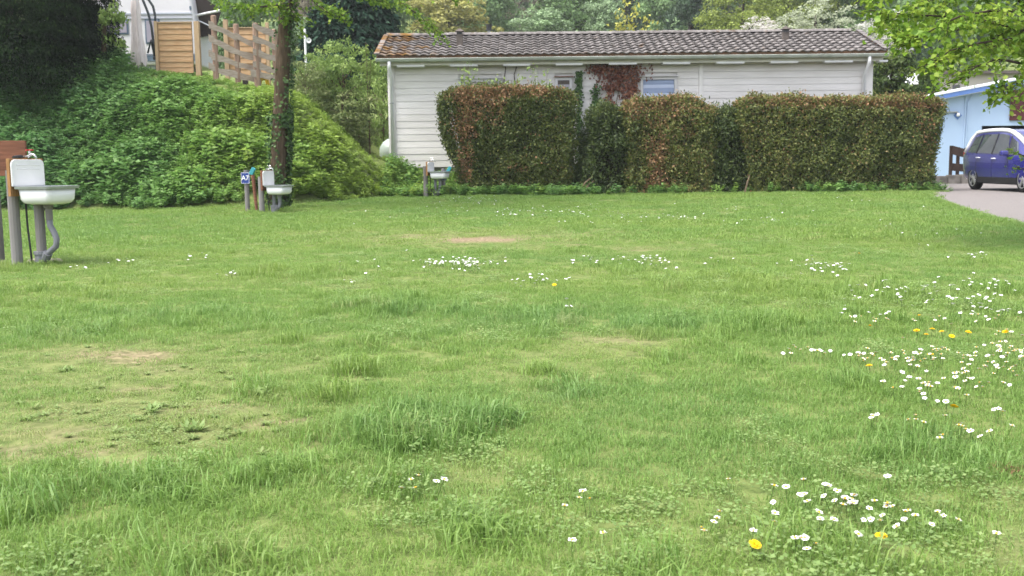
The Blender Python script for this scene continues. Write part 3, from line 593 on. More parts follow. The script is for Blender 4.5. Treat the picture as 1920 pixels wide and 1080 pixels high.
st.add(vs, [(j * n + k, j * n + (k + 1) % n, (j + 1) * n + (k + 1) % n, (j + 1) * n + k) for j in range(2) for k in range(n)] + [tuple(range(2 * n, 3 * n))])
tag(st.build('stone_slab', 'stone', loc=(q[0], q[1] - .05, q[2])), 'flat rough stone slab at the foot of the large sink', 'stone')

def text_mesh(name, txt, size):
    cu = bpy.data.curves.new(name, 'FONT'); cu.body = txt; cu.size = size; cu.extrude = .002; cu.align_x = 'CENTER'; cu.align_y = 'CENTER'; cu.offset = size * .004
    o = bpy.data.objects.new(name, cu); COL.objects.link(o); bpy.context.view_layer.update()
    me = bpy.data.meshes.new_from_object(o.evaluated_get(bpy.context.evaluated_depsgraph_get())); bpy.data.objects.remove(o); return me
def signpost(px, py, Y, h, label, txt, ys):
    p = at(px, py, Y); z0 = G(p[0], Y); root = empty('sign_post', (p[0], Y, z0), 0, label, 'sign')
    mb = MB(); mb.tube([(0, 0, -.1), (0, 0, h)], .055, 12); mb.build('post', 'post_grey', root)
    rot = (0, 0, R(-8)); zc = ys
    mb = MB(); mb.box((.0, -.065, zc), (.2, .012, .25), rz=R(-8)); pl = mb.build('plate', 'sign_blue', root, bevel=.003)
    fr = MB(); rz = R(-8); c, s = math.cos(rz), math.sin(rz)
    for a, b_, w_, h_ in ((0, .117, .19, .006), (0, -.117, .19, .006), (.092, 0, .006, .228), (-.092, 0, .006, .228)): fr.box((a * c + .0726 * s, a * s - .0726 * c, zc + b_), (w_, .004, h_), rz=rz)
    fr.build('border', 'sign_white', pl)
    if txt:
        me = text_mesh('lettering', txt, .15); me.materials.clear(); me.materials.append(M['sign_white']); o = link('lettering', me, None, pl, (.0745 * s + .0, -.0745 * c, zc), (R(90), 0, rz))
    # teal lamp tilted on top, beside the post
    mb = MB(); T_ = Matrix.Rotation(R(28), 3, 'Y'); mb.box((.165, -.08, h - .03), (.09, .1, .17), rot=T_); mb.build('lamp', 'teal', root, bevel=.012)
    mb = MB(); mb.tube([(.03, 0, h - .06), (.11, -.02, h - .04)], .014, 6); mb.build('lamp_arm', 'post_grey', root)
    return root
signpost(464, 380, 23.0, .92, 'blue plate reading A7 with teal lamp on a grey post before the nettles', 'A7', .74)
signpost(832, 372, 28.25, .78, 'small blue plate with teal lamp on grey post behind the farthest sink', None, .58)
a = at(482, 392, 22.75); b_ = at(474, 328, 22.75); mb = MB(); mb.tube([(a[0], a[1], G(a[0], a[1]) - .05), tuple(b_)], [.035, .042], 8); tag(mb.build('wooden_stake', 'wood_red'), 'dark red brown wooden stake leaning beside the A7 plate', 'stake')

# ------------------------------------------------------------------ bank top: caravan, parasol, fences
CY = 33.0; cs = F / CY
def cp(px, py, Y=CY): return at(px, py, Y)
x1 = float(cp(365, 60)[0]); x0 = x1 - 5.2; zb = float(cp(300, 122)[2]); zt = zb + 2.45
car_ = empty('caravan', ((x0 + x1) / 2, CY + 1.1, G((x0 + x1) / 2, CY + 1)), 0, 'white touring caravan with blue grey band on top of the bank', 'caravan'); O = Vector(car_.location)
def cbox(nm, mat, xa, xb, za, zb_, y=CY, d=.02, parent=None, bevel=0):
    mb = MB(); mb.box(((xa + xb) / 2 - O.x, y - O.y, (za + zb_) / 2 - O.z), (xb - xa, d, zb_ - za)); return mb.build(nm, mat, parent or car_, bevel=bevel)
prof = [(x0 + .5, zb), (x1, zb), (x1 + .02, zb + 1.3), (x1 - .08, zb + 2.1), (x1 - .35, zb + 2.42), (x0 + .5, zb + 2.45), (x0 + .1, zb + 1.9), (x0, zb + 1.0), (x0 + .1, zb + .3)]
mb = MB(); mb.prism(prof, 2.2, lambda a, b_, c: (a - O.x, CY + c - O.y, b_ - O.z)); mb.build('body', 'caravan', car_, bevel=.06)
zz = lambda py: float(cp(300, py)[2])
cbox('band', 'caravan_band', x0 + .3, x1 - .01, zz(115), zz(104), CY - .012); cbox('band_line', 'caravan_band', x0 + .3, x1 - .01, zz(103), zz(101.5), CY - .012)
cbox('rail', 'caravan_line', x0 + .1, x1 - .05, zz(27), zz(24), CY - .02, .04); cbox('rail', 'caravan_line', x0 + .1, x1 - .05, zz(35), zz(33.5), CY - .02, .04)
for a, b_, c, d in ((196, 241, 36, 64), (272, 300, 36, 82)):
    xa, xb = float(cp(a, 50)[0]), float(cp(b_, 50)[0]); wf = cbox('window', 'caravan_band', xa, xb, zz(d), zz(c), CY - .015, .03, bevel=.01); cbox('pane', 'caravan_glass', xa + .05, xb - .05, zz(d) + .05, zz(c) - .05, CY - .034, .012, wf, .004)
cbox('skirt', 'zinc', x0 + .4, x1 - .2, zb - .14, zb - .005, CY + .1, .1)
for xx in (x0 + 2.4,):
    for yy in (CY + .25, CY + 1.95): mb = MB(); mb.lathe([(.0, -.09), (.3, -.09), (.32, -.04), (.32, .04), (.3, .09), (0, .09)], (xx - O.x, yy - O.y, G(xx, yy) + .3 - O.z), 18, 'Y'); mb.build('wheel', 'tyre', car_)
cbox('number_box', 'caravan_band', float(cp(355.5, 15)[0]), float(cp(359, 15)[0]), zz(19), zz(12), CY - .012)
cbox('step_support', 'dark_tube', x0 + 1.0, x0 + 1.1, G(x0 + 1, CY + .6) - .05, zb, CY + .6, .1); cbox('step_support', 'dark_tube', x1 - .6, x1 - .5, G(x1, CY + .6) - .05, zb, CY + .6, .1)
aw = empty('awning', (x1 + .5, CY + 1.2, G(x1 + .5, CY + 1.2)), 0, 'dark brown caravan awning with white strut beside the rail fence', 'awning'); O2 = Vector(aw.location)
def ap(px, py, Y): return tuple(Vector(at(px, py, Y)) - O2)
mb = MB(); poly = [(356, -22), (412, 16), (414, 24), (408, 44), (402, 66), (360, 72)]
mb.v = [ap(a, b_, CY + .5) for a, b_ in poly] + [ap(a, b_, CY + 2.6) for a, b_ in poly]; n = len(poly); mb.f = [tuple(range(n)), tuple(range(2 * n - 1, n - 1, -1))] + [(i, (i + 1) % n, n + (i + 1) % n, n + i) for i in range(n)]; mb.m = [0] * len(mb.f); mb.build('canopy', 'awning', aw)
mb = MB(); mb.tube([ap(362, 30, CY + .4), ap(412, 20, CY + .4)], .04, 8); mb.build('strut', 'white_paint', aw)
mb = MB(); mb.tube([ap(366, 36, CY + .3), ap(396, 50, CY + .3)], .025, 6); mb.build('brace', 'zinc', aw)
for px in (363, 400): mb = MB(); q = at(px, 70, CY + .6); mb.tube([ap(px, 60, CY + .6), (q[0] - O2.x, CY + .6 - O2.y, G(q[0], CY + .6) - O2.z - .05)], .03, 6); mb.build('leg', 'dark_tube', aw)

PY_ = 30.4; q = at(259, 118, PY_); gz_ = G(q[0], PY_); pr = empty('parasol', (q[0], PY_, gz_), 0, 'closed white garden parasol standing in front of the caravan', 'parasol')
def pz(py): return float(at(259, py, PY_)[2]) - gz_
mb = MB(); n = 20; rings = [(-40, .02), (-25, .06), (8, .11), (22, .13), (30, .12), (70, .15), (95, .19), (112, .22), (118, .21)]; vs = []
for py, rr in rings:
    for k in range(n): a = 2 * math.pi * k / n; s = 1 + .22 * math.sin(5 * a) ; vs.append((rr * s * math.cos(a), rr * s * math.sin(a) * .9, pz(py) - (.12 * (k % 4 == 0) if py == 118 else 0)))
mb.add(vs, [(j * n + k, j * n + (k + 1) % n, (j + 1) * n + (k + 1) % n, (j + 1) * n + k) for j in range(len(rings) - 1) for k in range(n)]); mb.build('canopy', 'parasol', pr, smooth=True)
mb = MB(); mb.tube([(0, 0, -.05), (0, 0, pz(-44))], .025, 8); mb.build('pole', 'zinc', pr)
mb = MB(); mb.tube([(0, 0, -.03), (0, 0, .06)], .28, 16); mb.build('base', 'concrete', pr)
TY = 30.0; q = at(292, 125, TY); tb_ = empty('hanging_chair_stand', (q[0], TY, G(q[0], TY)), 0, 'curved dark steel tubes of a hanging chair stand beside the slatted panel', 'stand'); O3 = Vector(tb_.location)
def tp_(px, py, Y=TY): return tuple(Vector(at(px, py, Y)) - O3)
for lst in ([(294, 140), (294, 105), (292, 60), (291, 30), (287, 12), (279, 0), (268, -9), (255, -14)], [(290, 112), (288, 80), (284, 50), (278, 25), (270, 5), (264, -8)], [(290, 108), (283, 75), (277, 100)]):
    mb = MB(); mb.tube([tp_(*p) for p in lst], .036 if len(lst) > 3 else .03, 8); mb.build('tube', 'dark_tube', tb_, smooth=True)
mb = MB(); mb.tube([tp_(288, 108), tp_(296, 109)], .05, 8); mb.build('clamp', 'dark_tube', tb_)

def slat_panel(px0, px1, py0, py1, Y, nsl, label, posts, mat='panel_wood'):
    c = at((px0 + px1) / 2, py1, Y); root = empty('slatted_panel', (c[0], Y, G(c[0], Y)), 0, label, 'fence panel'); O_ = Vector(root.location)
    a, b_ = at(px0, py0, Y), at(px1, py1, Y); zt, zb = a[2], b_[2]; dz = (zt - zb) / nsl
    for k in range(nsl):
        mb = MB(); yy = Y + (.003 if k % 2 else -.003); mb.box(((a[0] + b_[0]) / 2 - O_.x, yy - O_.y, zb + (k + .5) * dz - O_.z), (b_[0] - a[0], .014, dz * 1.12), rot=Matrix.Rotation(R(random.uniform(-.3, .3)), 3, 'Y') @ Matrix.Rotation(R(-7), 3, 'X')); mb.build('slat', mat, root)
    for xx in (a[0] + .02, (a[0] + b_[0]) / 2, b_[0] - .02): mb = MB(); mb.box((xx - O_.x, Y + .035 - O_.y, (zt + zb) / 2 - O_.z), (.05, .03, zt - zb)); mb.build('frame_batten', 'panel_post', root)
    mb = MB(); mb.box(((a[0] + b_[0]) / 2 - O_.x, Y - .0 - O_.y, zt + .012 - O_.z), (b_[0] - a[0] + .02, .07, .03)); mb.build('top_rail', 'panel_post', root)
    for px, pt, ww in posts:
        t = at(px, pt, Y - .05); g = G(t[0], Y - .05); mb = MB(); mb.box((t[0] - O_.x, Y - .02 - O_.y, (t[2] + g) / 2 - O_.z - .05), (ww, ww, t[2] - g + .1)); mb.build('post', 'panel_post', root, bevel=.008)
    return root
slat_panel(295, 363, 43, 136, 29.3, 9, 'tan slatted wooden screen panel in front of the caravan', [(368, 40, .14), (291, 40, .09)])
slat_panel(427, 500, 53, 140, 32.2, 8, 'tan slatted wooden panel seen through the rail fence', [(422, 37, .13), (500, 42, .1)])
def railfence(label, posts, bays_, Y, dY):
    c = at(posts[0][0], posts[0][2], Y); root = empty('rail_fence', (c[0], Y, G(c[0], Y)), 0, label, 'fence'); O_ = Vector(root.location)
    px0, px1 = posts[0][0], posts[-1][0]
    def yat(px): return Y + dY * (px - px0) / max(1, px1 - px0)
    for px, pt, pb in posts:
        yy = yat(px); t = at(px, pt, yy); g = G(t[0], yy); mb = MB(); zt_ = t[2] - O_.z; zb_ = g - .1 - O_.z; xx = t[0] - O_.x; y_ = yy - O_.y
        mb.tube([(xx, y_, zb_), (xx + .005, y_, (zt_ + zb_) / 2), (xx, y_, zt_ - .02), (xx, y_, zt_)], [.085, .083, .08, .06], 10); mb.build('post', 'fence_post', root)
    for a, b_, la, lb in bays_:
        for ya, yb in zip(la, lb):
            mb = MB(); n = 9; top = []; bot = []; s = random.random() * 6
            for i in range(n + 1):
                u = i / n; px = a + (b_ - a) * u; py = ya + (yb - ya) * u + 1.0 * math.sin(s + 2.2 * u * math.pi); p = Vector(at(px, py, yat(px) - .11)) - O_
                h = .085 * (1 + .16 * math.sin(s * 2 + 5 * u) + random.uniform(-.08, .08)); top.append(p + Vector((0, 0, h))); bot.append(p - Vector((0, 0, h)))
            for i in range(n):
                q_ = [top[i], top[i + 1], bot[i + 1], bot[i]]; mb.add(q_ + [v + Vector((0, .045, 0)) for v in q_], [(0, 3, 2, 1), (4, 5, 6, 7), (0, 1, 5, 4), (3, 7, 6, 2)] + ([(0, 4, 7, 3)] if i == 0 else []) + ([(1, 2, 6, 5)] if i == n - 1 else []))
            mb.build('rail', 'fence_wood', root)
railfence('rustic rail fence of wavy grey boards nearest the caravan awning', [(400, 29, 130), (442, 45, 140)], [(396, 444, (48, 75, 104, 128), (70, 97, 120, 141)), (441, 489, (67, 96, 119, 139), (90, 113, 134, 154)), (391, 402, (45, 70, 100, 122), (48, 74, 103, 126))], 29.0, .35)
railfence('rustic rail fence of wavy grey boards ending behind the ivy clad trunk', [(478, 43, 142), (514, 55, 158)], [(474, 516, (47, 71, 97, 120), (66, 88, 110, 133)), (470, 516, (136, 136), (146, 147))], 29.4, .4)
YC = 30.2; q = at(494, 150, YC); yc = empty('garden_stool', (q[0], YC, G(q[0], YC)), 0, 'small bright yellow bent plastic stool behind the rail fence', 'stool'); O4 = Vector(yc.location)
hh = .36
for yy in (-.12, .12):
    mb = MB(); mb.tube([(-.17, yy, -.03), (-.1, yy, hh * .9), (-.05, yy, hh), (.05, yy, hh), (.1, yy, hh * .9), (.17, yy, -.03)], .03, 8); mb.build('leg', 'yellow', yc)
mb = MB(); mb.box((0, 0, hh + .03), (.24, .34, .03)); mb.build('seat', 'yellow', yc, bevel=.01)

# white pole with small dish, gas tank
q = at(573, 100, 40); g = G(q[0], 40); pl = empty('white_pole', (q[0], 40, g), 0, 'thin white pole with a small round dish before the dark spruce', 'pole')
mb = MB(); zt = float(at(573, 54, 40)[2]) - g; mb.tube([(0, 0, -.1), (0, 0, zt)], .045, 8); mb.build('mast', 'white_paint', pl)
mb = MB(); mb.lathe([(0, .05), (.055, .035), (.095, 0), (.1, -.01), (.09, -.01), (.05, .025)], (.16, -.1, zt - .45), 14, 'Y'); d_ = mb.build('dish', 'white_paint', pl)
mb = MB(); mb.tube([(0, 0, zt - .45), (.16, -.06, zt - .45)], .015, 6); mb.build('dish_arm', 'zinc', pl)
q = at(742, 300, 33.6); g = G(q[0] - .4, 33.6); tk = empty('gas_tank', (q[0] + .2, 33.6, g), 0, 'pale mint gas tank peeking from behind the house corner', 'tank'); zc = float(at(742, 287, 33.6)[2]) - g
pf = [(0, -.72), (.2, -.70), (.36, -.6), (.46, -.45), (.5, -.25), (.5, 2.0), (.46, 2.2), (.3, 2.38), (0, 2.44)]
mb = MB(); mb.lathe(pf, (0, 0, zc), 24, 'X'); mb.build('vessel', 'tank', tk, smooth=True)
for xx in (.0, 1.6): mb = MB(); mb.box((xx, 0, (zc - .4) / 2 - .05), (.14, .7, max(.1, zc - .3))); mb.build('foot', 'concrete', tk)

# ------------------------------------------------------------------ right side: blue building, fence, kerb, far house
BY = 42.0; bs = F / BY
bl = empty('blue_building', (21, BY, G(21, BY)), 0, 'pale blue rendered building with sloping roof and dark garage opening', 'building'); O5 = Vector(bl.location)
def bp2(px, py, Y=BY): return Vector(at(px, py, Y)) - O5
gx0, gx1 = 16.9 - O5.x, 28 - O5.x
def roofz(x): return float(bp2(1735, 190)[2]) + (x - float(bp2(1735, 190)[0])) * ((float(bp2(1920, 155)[2]) - float(bp2(1735, 190)[2])) / (float(bp2(1920, 155)[0]) - float(bp2(1735, 190)[0])))
op = bp2(1841, 236); ox0, oz1 = op.x, op.z
mb = MB()
def slab(xa, xb, za, zb_fn):
    mb.add([(xa, 0, za), (xb, 0, za), (xb, 0, zb_fn(xb)), (xa, 0, zb_fn(xa)), (xa, .25, za), (xb, .25, za), (xb, .25, zb_fn(xb)), (xa, .25, zb_fn(xa))], [(0, 1, 2, 3), (4, 7, 6, 5), (0, 4, 5, 1), (3, 2, 6, 7), (0, 3, 7, 4), (1, 5, 6, 2)])
slab(gx0, ox0, -.3, roofz); slab(ox0, ox0 + 4.5, oz1, roofz); slab(ox0 + 4.5, gx1, -.3, roofz); mb.build('wall', 'blue_wall', bl)
mb = MB(); mb.box(((gx0 + gx1) / 2, 5, 1.4), (gx1 - gx0 - .1, .2, 3.6)).box((gx0 + .1, 2.6, 1.4), (.2, 4.7, 3.4)).box((gx1 - .1, 2.6, 1.6), (.2, 4.7, 3.9)); mb.build('inner_wall', 'dark_room', bl)
def rslab(nm, mat, y0, y1, z0, z1, xa=None, xb=None):
    xa = gx0 - .35 if xa is None else xa; xb = gx1 + .3 if xb is None else xb; mb = MB()
    mb.add([(xa, y0, roofz(xa) + z0), (xb, y0, roofz(xb) + z0), (xb, y0, roofz(xb) + z1), (xa, y0, roofz(xa) + z1), (xa, y1, roofz(xa) + z0), (xb, y1, roofz(xb) + z0), (xb, y1, roofz(xb) + z1), (xa, y1, roofz(xa) + z1)], [(0, 1, 2, 3), (4, 7, 6, 5), (0, 4, 5, 1), (3, 2, 6, 7), (0, 3, 7, 4), (1, 5, 6, 2)]); return mb.build(nm, mat, bl)
rslab('roof', 'roof_sheet', -.42, 5.4, .16, .21); rslab('fascia', 'blue_trim', -.40, -.36, -.02, .155); rslab('fascia_lip', 'roof_sheet', -.36, -.01, -.05, -.005)
mp = bp2(1892, 226); mb = MB(); mb.box((mp.x + 1.1, -.04, mp.z + .62), (2.2, .06, 1.24)); sg = mb.build('shutter', 'maroon', bl)
for py in (180, 216): z_ = bp2(1892, py).z; mb = MB(); mb.box((mp.x + .08, -.09, z_), (.28, .03, .05)); mb.build('hinge', 'panel_post', sg)
mb = MB(); a = bp2(1810, 186); mb.tube([(a.x, -.03, roofz(a.x) - .1), (a.x, -.03, -.1)], .03, 6).tube([(a.x + .25, -.03, roofz(a.x) - .05), (a.x + .1, -.03, roofz(a.x) - .35), (a.x + .07, -.03, -.1)], .025, 6); mb.build('conduit', 'blue_wall', bl)
a = bp2(1764, 211); b_ = bp2(1793, 210); mb = MB(); mb.tube([(a.x, -.05, a.z), (b_.x, -.08, b_.z), (b_.x + .03, -.12, b_.z - .06)], .035, 8); lm = mb.build('lamp_arm', 'zinc', bl)
mb = MB(); mb.box((b_.x + .06, -.015, b_.z - .14), (.24, .02, .24), rot=Matrix.Rotation(R(45), 3, 'Y')); mb.build('diamond_plate', 'blue_trim', bl)
mb = MB(); mb.lathe([(0, .09), (.05, .075), (.075, .02), (.07, -.04), (0, -.07)], (b_.x + .03, -.13, b_.z - .13), 12); mb.build('lamp', 'white_paint', bl, smooth=True)
# low retaining kerb, grass strip and brown fence beside the car
kb = MB(); 
KY = 36.0; pts = [(1700, 334), (1745, 331), (1775, 329), (1800, 327), (1830, 326)]
for i, (a, b_) in enumerate(zip(pts[:-1], pts[1:])):
    A_, B_ = at(a[0], a[1], KY), at(b_[0], b_[1], KY); mb = MB(); mid = (A_[0] + B_[0]) / 2; zz_ = (A_[2] + B_[2]) / 2; g = G(mid, KY)
    if i == 0: kr = empty('kerb_wall', (A_[0], KY, g), 0, 'low stained concrete kerb wall behind the blue car', 'wall')
    mb.box((mid - kr.location.x, 0, (zz_ + g - .1) / 2 - kr.location.z), (B_[0] - A_[0] - .02, .22, zz_ - g + .1)); mb.build('kerb_stone', 'concrete', kr, bevel=.012)
FY = 36.8; q = at(1784, 318, FY); wf = empty('plank_fence', (q[0], FY, G(q[0], FY)), 0, 'dark brown two board fence between the hedge and the car', 'fence'); O6 = Vector(wf.location)
for px, pt in ((1784, 273), (1797, 276), (1812, 277)):
    t = at(px, pt, FY) - np.array(O6); mb = MB(); mb.box((t[0], 0, (t[2] - .1) / 2), (.1, .08, t[2] + .1)); mb.build('post', 'dark_wood', wf)
for ya, yb, h in ((276, 286, .3), (308, 311, .27)):
    a = Vector(at(1785, ya + 5, FY - .07)) - O6; b_ = Vector(at(1822, yb + 5, FY - .07)) - O6; mb = MB(); mb.bar(a, b_, .03, h); mb.build('board', 'dark_wood', wf)
fh = empty('far_house', (27, 70, G(27, 70)), 0, 'pale pinkish far house with dark windows half hidden by maple leaves', 'house'); O7 = Vector(fh.location)
def fp(px, py, Y=70): return Vector(at(px, py, Y)) - O7
a = fp(1755, 140); b_ = fp(1960, 140); mb = MB(); mb.box(((a.x + b_.x) / 2, 3, a.z / 2 - .5), (b_.x - a.x, 6, a.z + 1)); mb.build('wall', 'far_wall', fh)
mb = MB(); mb.box(((a.x + b_.x) / 2, 2.9, a.z + .1), (b_.x - a.x + .6, 6.8, .2)); mb.build('roof', 'vent', fh)
for px0, px1, py0, py1 in ((1756, 1762, 151, 169), (1784, 1800, 158, 178), (1832, 1850, 157, 176), (1876, 1892, 155, 172)):
    c, d = fp(px0, py0), fp(px1, py1); mb = MB(); mb.box(((c.x + d.x) / 2, -.02, (c.z + d.z) / 2), (d.x - c.x, .08, c.z - d.z)); wn = mb.build('window', 'far_wall', fh)
    mb = MB(); mb.box(((c.x + d.x) / 2, -.07, (c.z + d.z) / 2), (d.x - c.x - .1, .03, c.z - d.z - .1)); mb.build('pane', 'far_glass', wn)
gh = empty('gabled_house', (25, 62, G(25, 62)), 0, 'small white roofed house beside the pointed thuja', 'house'); O8 = Vector(gh.location)
def gp(px, py, Y=62): return Vector(at(px, py, Y)) - O8
a = gp(1698, 160); b_ = gp(1734, 160); mb = MB(); mb.box(((a.x + b_.x) / 2, 2, a.z / 2 - .6), (b_.x - a.x, 4, a.z + 1)); mb.build('wall', 'far_wall', gh)
mb = MB(); rz_ = gp(1716, 131).z; e = .25
mb.add([(a.x - e, -.4, a.z), (b_.x + e, -.4, a.z + .1), (b_.x + e, 1.8, rz_), (a.x - e, 1.8, rz_ - .0), (b_.x + e, 4.4, a.z + .1), (a.x - e, 4.4, a.z)], [(0, 1, 2, 3), (3, 2, 4, 5), (0, 3, 5), (1, 4, 2), (0, 5, 4, 1)]); mb.build('roof', 'white_paint', gh)
c = gp(1722, 170); mb = MB(); mb.box((c.x, -.03, c.z), (.5, .08, .8)); mb.build('window', 'far_glass', gh)
# ------------------------------------------------------------------ car
def catmull(xs, rows, xq):
    rows = np.array(rows, float); out = []
    for x in xq:
        i = int(np.clip(np.searchsorted(xs, x) - 1, 0, len(xs) - 2)); t = (x - xs[i]) / (xs[i + 1] - xs[i]); p0, p1, p2, p3 = rows[max(i - 1, 0)], rows[i], rows[i + 1], rows[min(i + 2, len(xs) - 1)]
        m1 = (p2 - p0) / (xs[i + 1] - xs[max(i - 1, 0)]) * (xs[i + 1] - xs[i]); m2 = (p3 - p1) / (xs[min(i + 2, len(xs) - 1)] - xs[i]) * (xs[i + 1] - xs[i])
        out.append((2 * t**3 - 3 * t**2 + 1) * p1 + (t**3 - 2 * t**2 + t) * m1 + (-2 * t**3 + 3 * t**2) * p2 + (t**3 - t**2) * m2)
    return np.array(out)
CXS = [0, .06, .3, .8, 1.8, 2.55, 3.05, 3.5, 3.75, 4.2, 4.48, 4.6]
CRW = [(.70, .76, .42, .82, .60, .92), (.80, .85, .34, .98, .64, 1.22), (.86, .905, .28, 1.03, .67, 1.56), (.88, .92, .24, 1.02, .69, 1.655), (.89, .925, .21, .99, .70, 1.68), (.89, .925, .21, .97, .69, 1.63), (.89, .925, .21, .95, .66, 1.43), (.885, .915, .21, .94, .64, 1.16), (.88, .905, .21, .93, .64, 1.05), (.86, .875, .23, .83, .6, .93), (.79, .81, .28, .70, .54, .77), (.70, .72, .34, .6, .5, .64)]
def carsec(x): return catmull(CXS, CRW, [x])[0]
def half(x):
    ws, wb_, zb_, ze, wr, zt_ = carsec(x); return [(0, zb_), (ws - .06, zb_), (ws, zb_ + .06), (ws + .01, zb_ + .2), ((ws + wb_) / 2 + .012, (zb_ + ze) / 2), (wb_, ze - .12), (wb_ - .015, ze), (wr + .03, zt_ - .08), (wr - .03, zt_ - .025), (wr - .2, zt_), (0, zt_ + .015)]
car = empty('parked_car', (13.28 + .9, 29.3 + .85, G(14, 29) + .012), R(-90), 'dark blue people carrier with silver roof arch parked on the lane', 'car')
xs_ = np.linspace(0, 4.6, 70); body = MB(); kk = None
for x in xs_:
    h = half(x); ring = [(x, -a, b_) for a, b_ in h] + [(x, a, b_) for a, b_ in h[-2:0:-1]]; kk = len(ring); body.v += ring
for i in range(len(xs_) - 1): body.f += [(i * kk + j, i * kk + (j + 1) % kk, (i + 1) * kk + (j + 1) % kk, (i + 1) * kk + j) for j in range(kk)]
body.f += [tuple(range(kk)), tuple((len(xs_) - 1) * kk + j for j in range(kk))]; body.m = [0] * len(body.f)
bo = body.build('body', 'car_paint', car, smooth=True)
WR = .335
for x in (.85, 3.69):
    cut = MB(); cut.tube([(x, -1.2, WR), (x, -.6, WR)], WR + .055, 28).tube([(x, .6, WR), (x, 1.2, WR)], WR + .055, 28); co = cut.build('cutter', 'car_black'); md = bo.modifiers.new('arch', 'BOOLEAN'); md.object = co; md.operation = 'DIFFERENCE'; md.solver = 'EXACT'
    bpy.context.view_layer.update(); nm_ = bpy.data.meshes.new_from_object(bo.evaluated_get(bpy.context.evaluated_depsgraph_get())); bo.modifiers.clear(); bo.data = nm_; bpy.data.objects.remove(co)
bo.data.name = 'car_body'
def sidept(x, t, s, off=.006):
    h = half(x); (a0, z0), (a1, z1) = h[6], h[7]; a = a0 + (a1 - a0) * t; z = z0 + (z1 - z0) * t; nx_ = (z1 - z0); nz_ = (a0 - a1); ln = math.hypot(nx_, nz_); return (x, s * (a + off * nx_ / ln), z + off * nz_ / ln)
def sidepanel(nm, mat, quad, off=.006, n=8, parent=None):   # quad: (x,t) bottom-left, bottom-right, top-right, top-left
    for s in (-1, 1):
        mb = MB(); vs = []
        for j in range(n + 1):
            for i in range(n + 1):
                u, v = i / n, j / n; xa = quad[0][0] * (1 - u) + quad[1][0] * u; ta = quad[0][1] * (1 - u) + quad[1][1] * u; xb = quad[3][0] * (1 - u) + quad[2][0] * u; tb2 = quad[3][1] * (1 - u) + quad[2][1] * u
                vs.append(sidept(xa * (1 - v) + xb * v, ta * (1 - v) + tb2 * v, s, off))
        mb.add(vs, [(j * (n + 1) + i, j * (n + 1) + i + 1, (j + 1) * (n + 1) + i + 1, (j + 1) * (n + 1) + i) for j in range(n) for i in range(n)]); mb.build(nm, mat, car, smooth=True)
sidepanel('quarter_window', 'car_glass', [(.42, .06), (.98, .06), (1.12, .93), (.62, .88)]); sidepanel('rear_window', 'car_glass', [(1.05, .05), (1.92, .05), (1.98, .93), (1.19, .93)])
sidepanel('front_window', 'car_glass', [(2.0, .05), (2.86, .05), (2.62, .93), (2.06, .93)]); sidepanel('corner_window', 'car_glass', [(2.92, .06), (3.42, .08), (3.06, .88), (2.74, .9)])
for s in (-1, 1):                       # silver arch from the tail over the roof edge down the front pillar
    mb = MB(); pts = []
    for x in list(np.linspace(.2, 3.62, 36)):
        h = half(x); a, z = h[8]; pts.append((x, s * (a + .02), z + .004))
    tl = sidept(.30, .05, s, .01); pts = [tl, sidept(.36, .5, s, .01), sidept(.45, .85, s, .012)] + pts[4:]
    mb.tube(pts, .06, 8); mb.build('roof_arch', 'car_silver', car, smooth=True)
    for x in (1.02, 1.96, 2.9): mb = MB(); mb.tube([sidept(x + .01, .03, s, .004), sidept(x + (.1 if x < 1.5 else (.05 if x < 2.5 else -.18)), .95, s, .004)], .022, 6); mb.build('pillar', 'car_black', car)
    for x in (1.12, 2.05):
        h = half(x); mb = MB(); mb.tube([(x, s * (h[5][0] + .012), h[5][1] + .02), (x + .03, s * (h[5][0] + .04), h[5][1] + .025), (x + .19, s * (h[5][0] + .04), h[5][1] + .025), (x + .22, s * (h[5][0] + .012), h[5][1] + .02)], .016, 6); mb.build('door_handle', 'car_silver', car)
    for x0_, tilt in ((1.0, .02), (1.97, .01), (2.98, -.02)):
        mb = MB(); mb.tube([(x0_ + tilt * j, s * (half(x0_ + tilt * j)[4 if j < 3 else 5][0] + .001) if False else s * (np.interp(zc_, [h2[1] for h2 in half(x0_)[2:7]], [h2[0] for h2 in half(x0_)[2:7]]) + .001), zc_) for j, zc_ in enumerate((.3, .45, .62, .8, .93))], .006, 4); mb.build('door_seam', 'car_black', car)
    h = half(2.95); mb = MB(); mb.box((2.93, s * (h[6][0] + .13), h[6][1] + .07), (.16, .2, .14)); mb.build('mirror', 'car_paint', car, bevel=.04)
    h = half(.06); mb = MB(); mb.box((.10, s * (h[5][0] - .065), .98), (.12, .12, .22)); mb.build('tail_light', 'tail_light', car, bevel=.03)
    mb = MB(); mb.box((4.36, s * .70, .76), (.24, .22, .1)); mb.build('headlight', 'head_light', car, bevel=.04)
mb = MB(); vs = []
for j, x in enumerate(np.linspace(2.72, 3.62, 10)):
    h = half(x); a, z = h[8]; 
    for i in range(9): u = i / 8; vs.append((x, (2 * u - 1) * (a - .05), z + .012 + .03 * (1 - (2 * u - 1) ** 2)))
mb.add(vs, [(j * 9 + i, j * 9 + i + 1, (j + 1) * 9 + i + 1, (j + 1) * 9 + i) for j in range(9) for i in range(8)]); mb.build('windscreen', 'car_glass', car, smooth=True)
mb = MB(); mb.box((.02, 0, 1.18), (.03, 1.0, .34), rot=Matrix.Rotation(R(14), 3, 'Y')); mb.build('tailgate_window', 'car_glass', car)
mb = MB(); mb.box((2.3, 0, .23), (3.0, 1.3, .1)).box((2.3, 0, .3), (2.3, 1.80, .16)); mb.build('underbody', 'car_black', car)
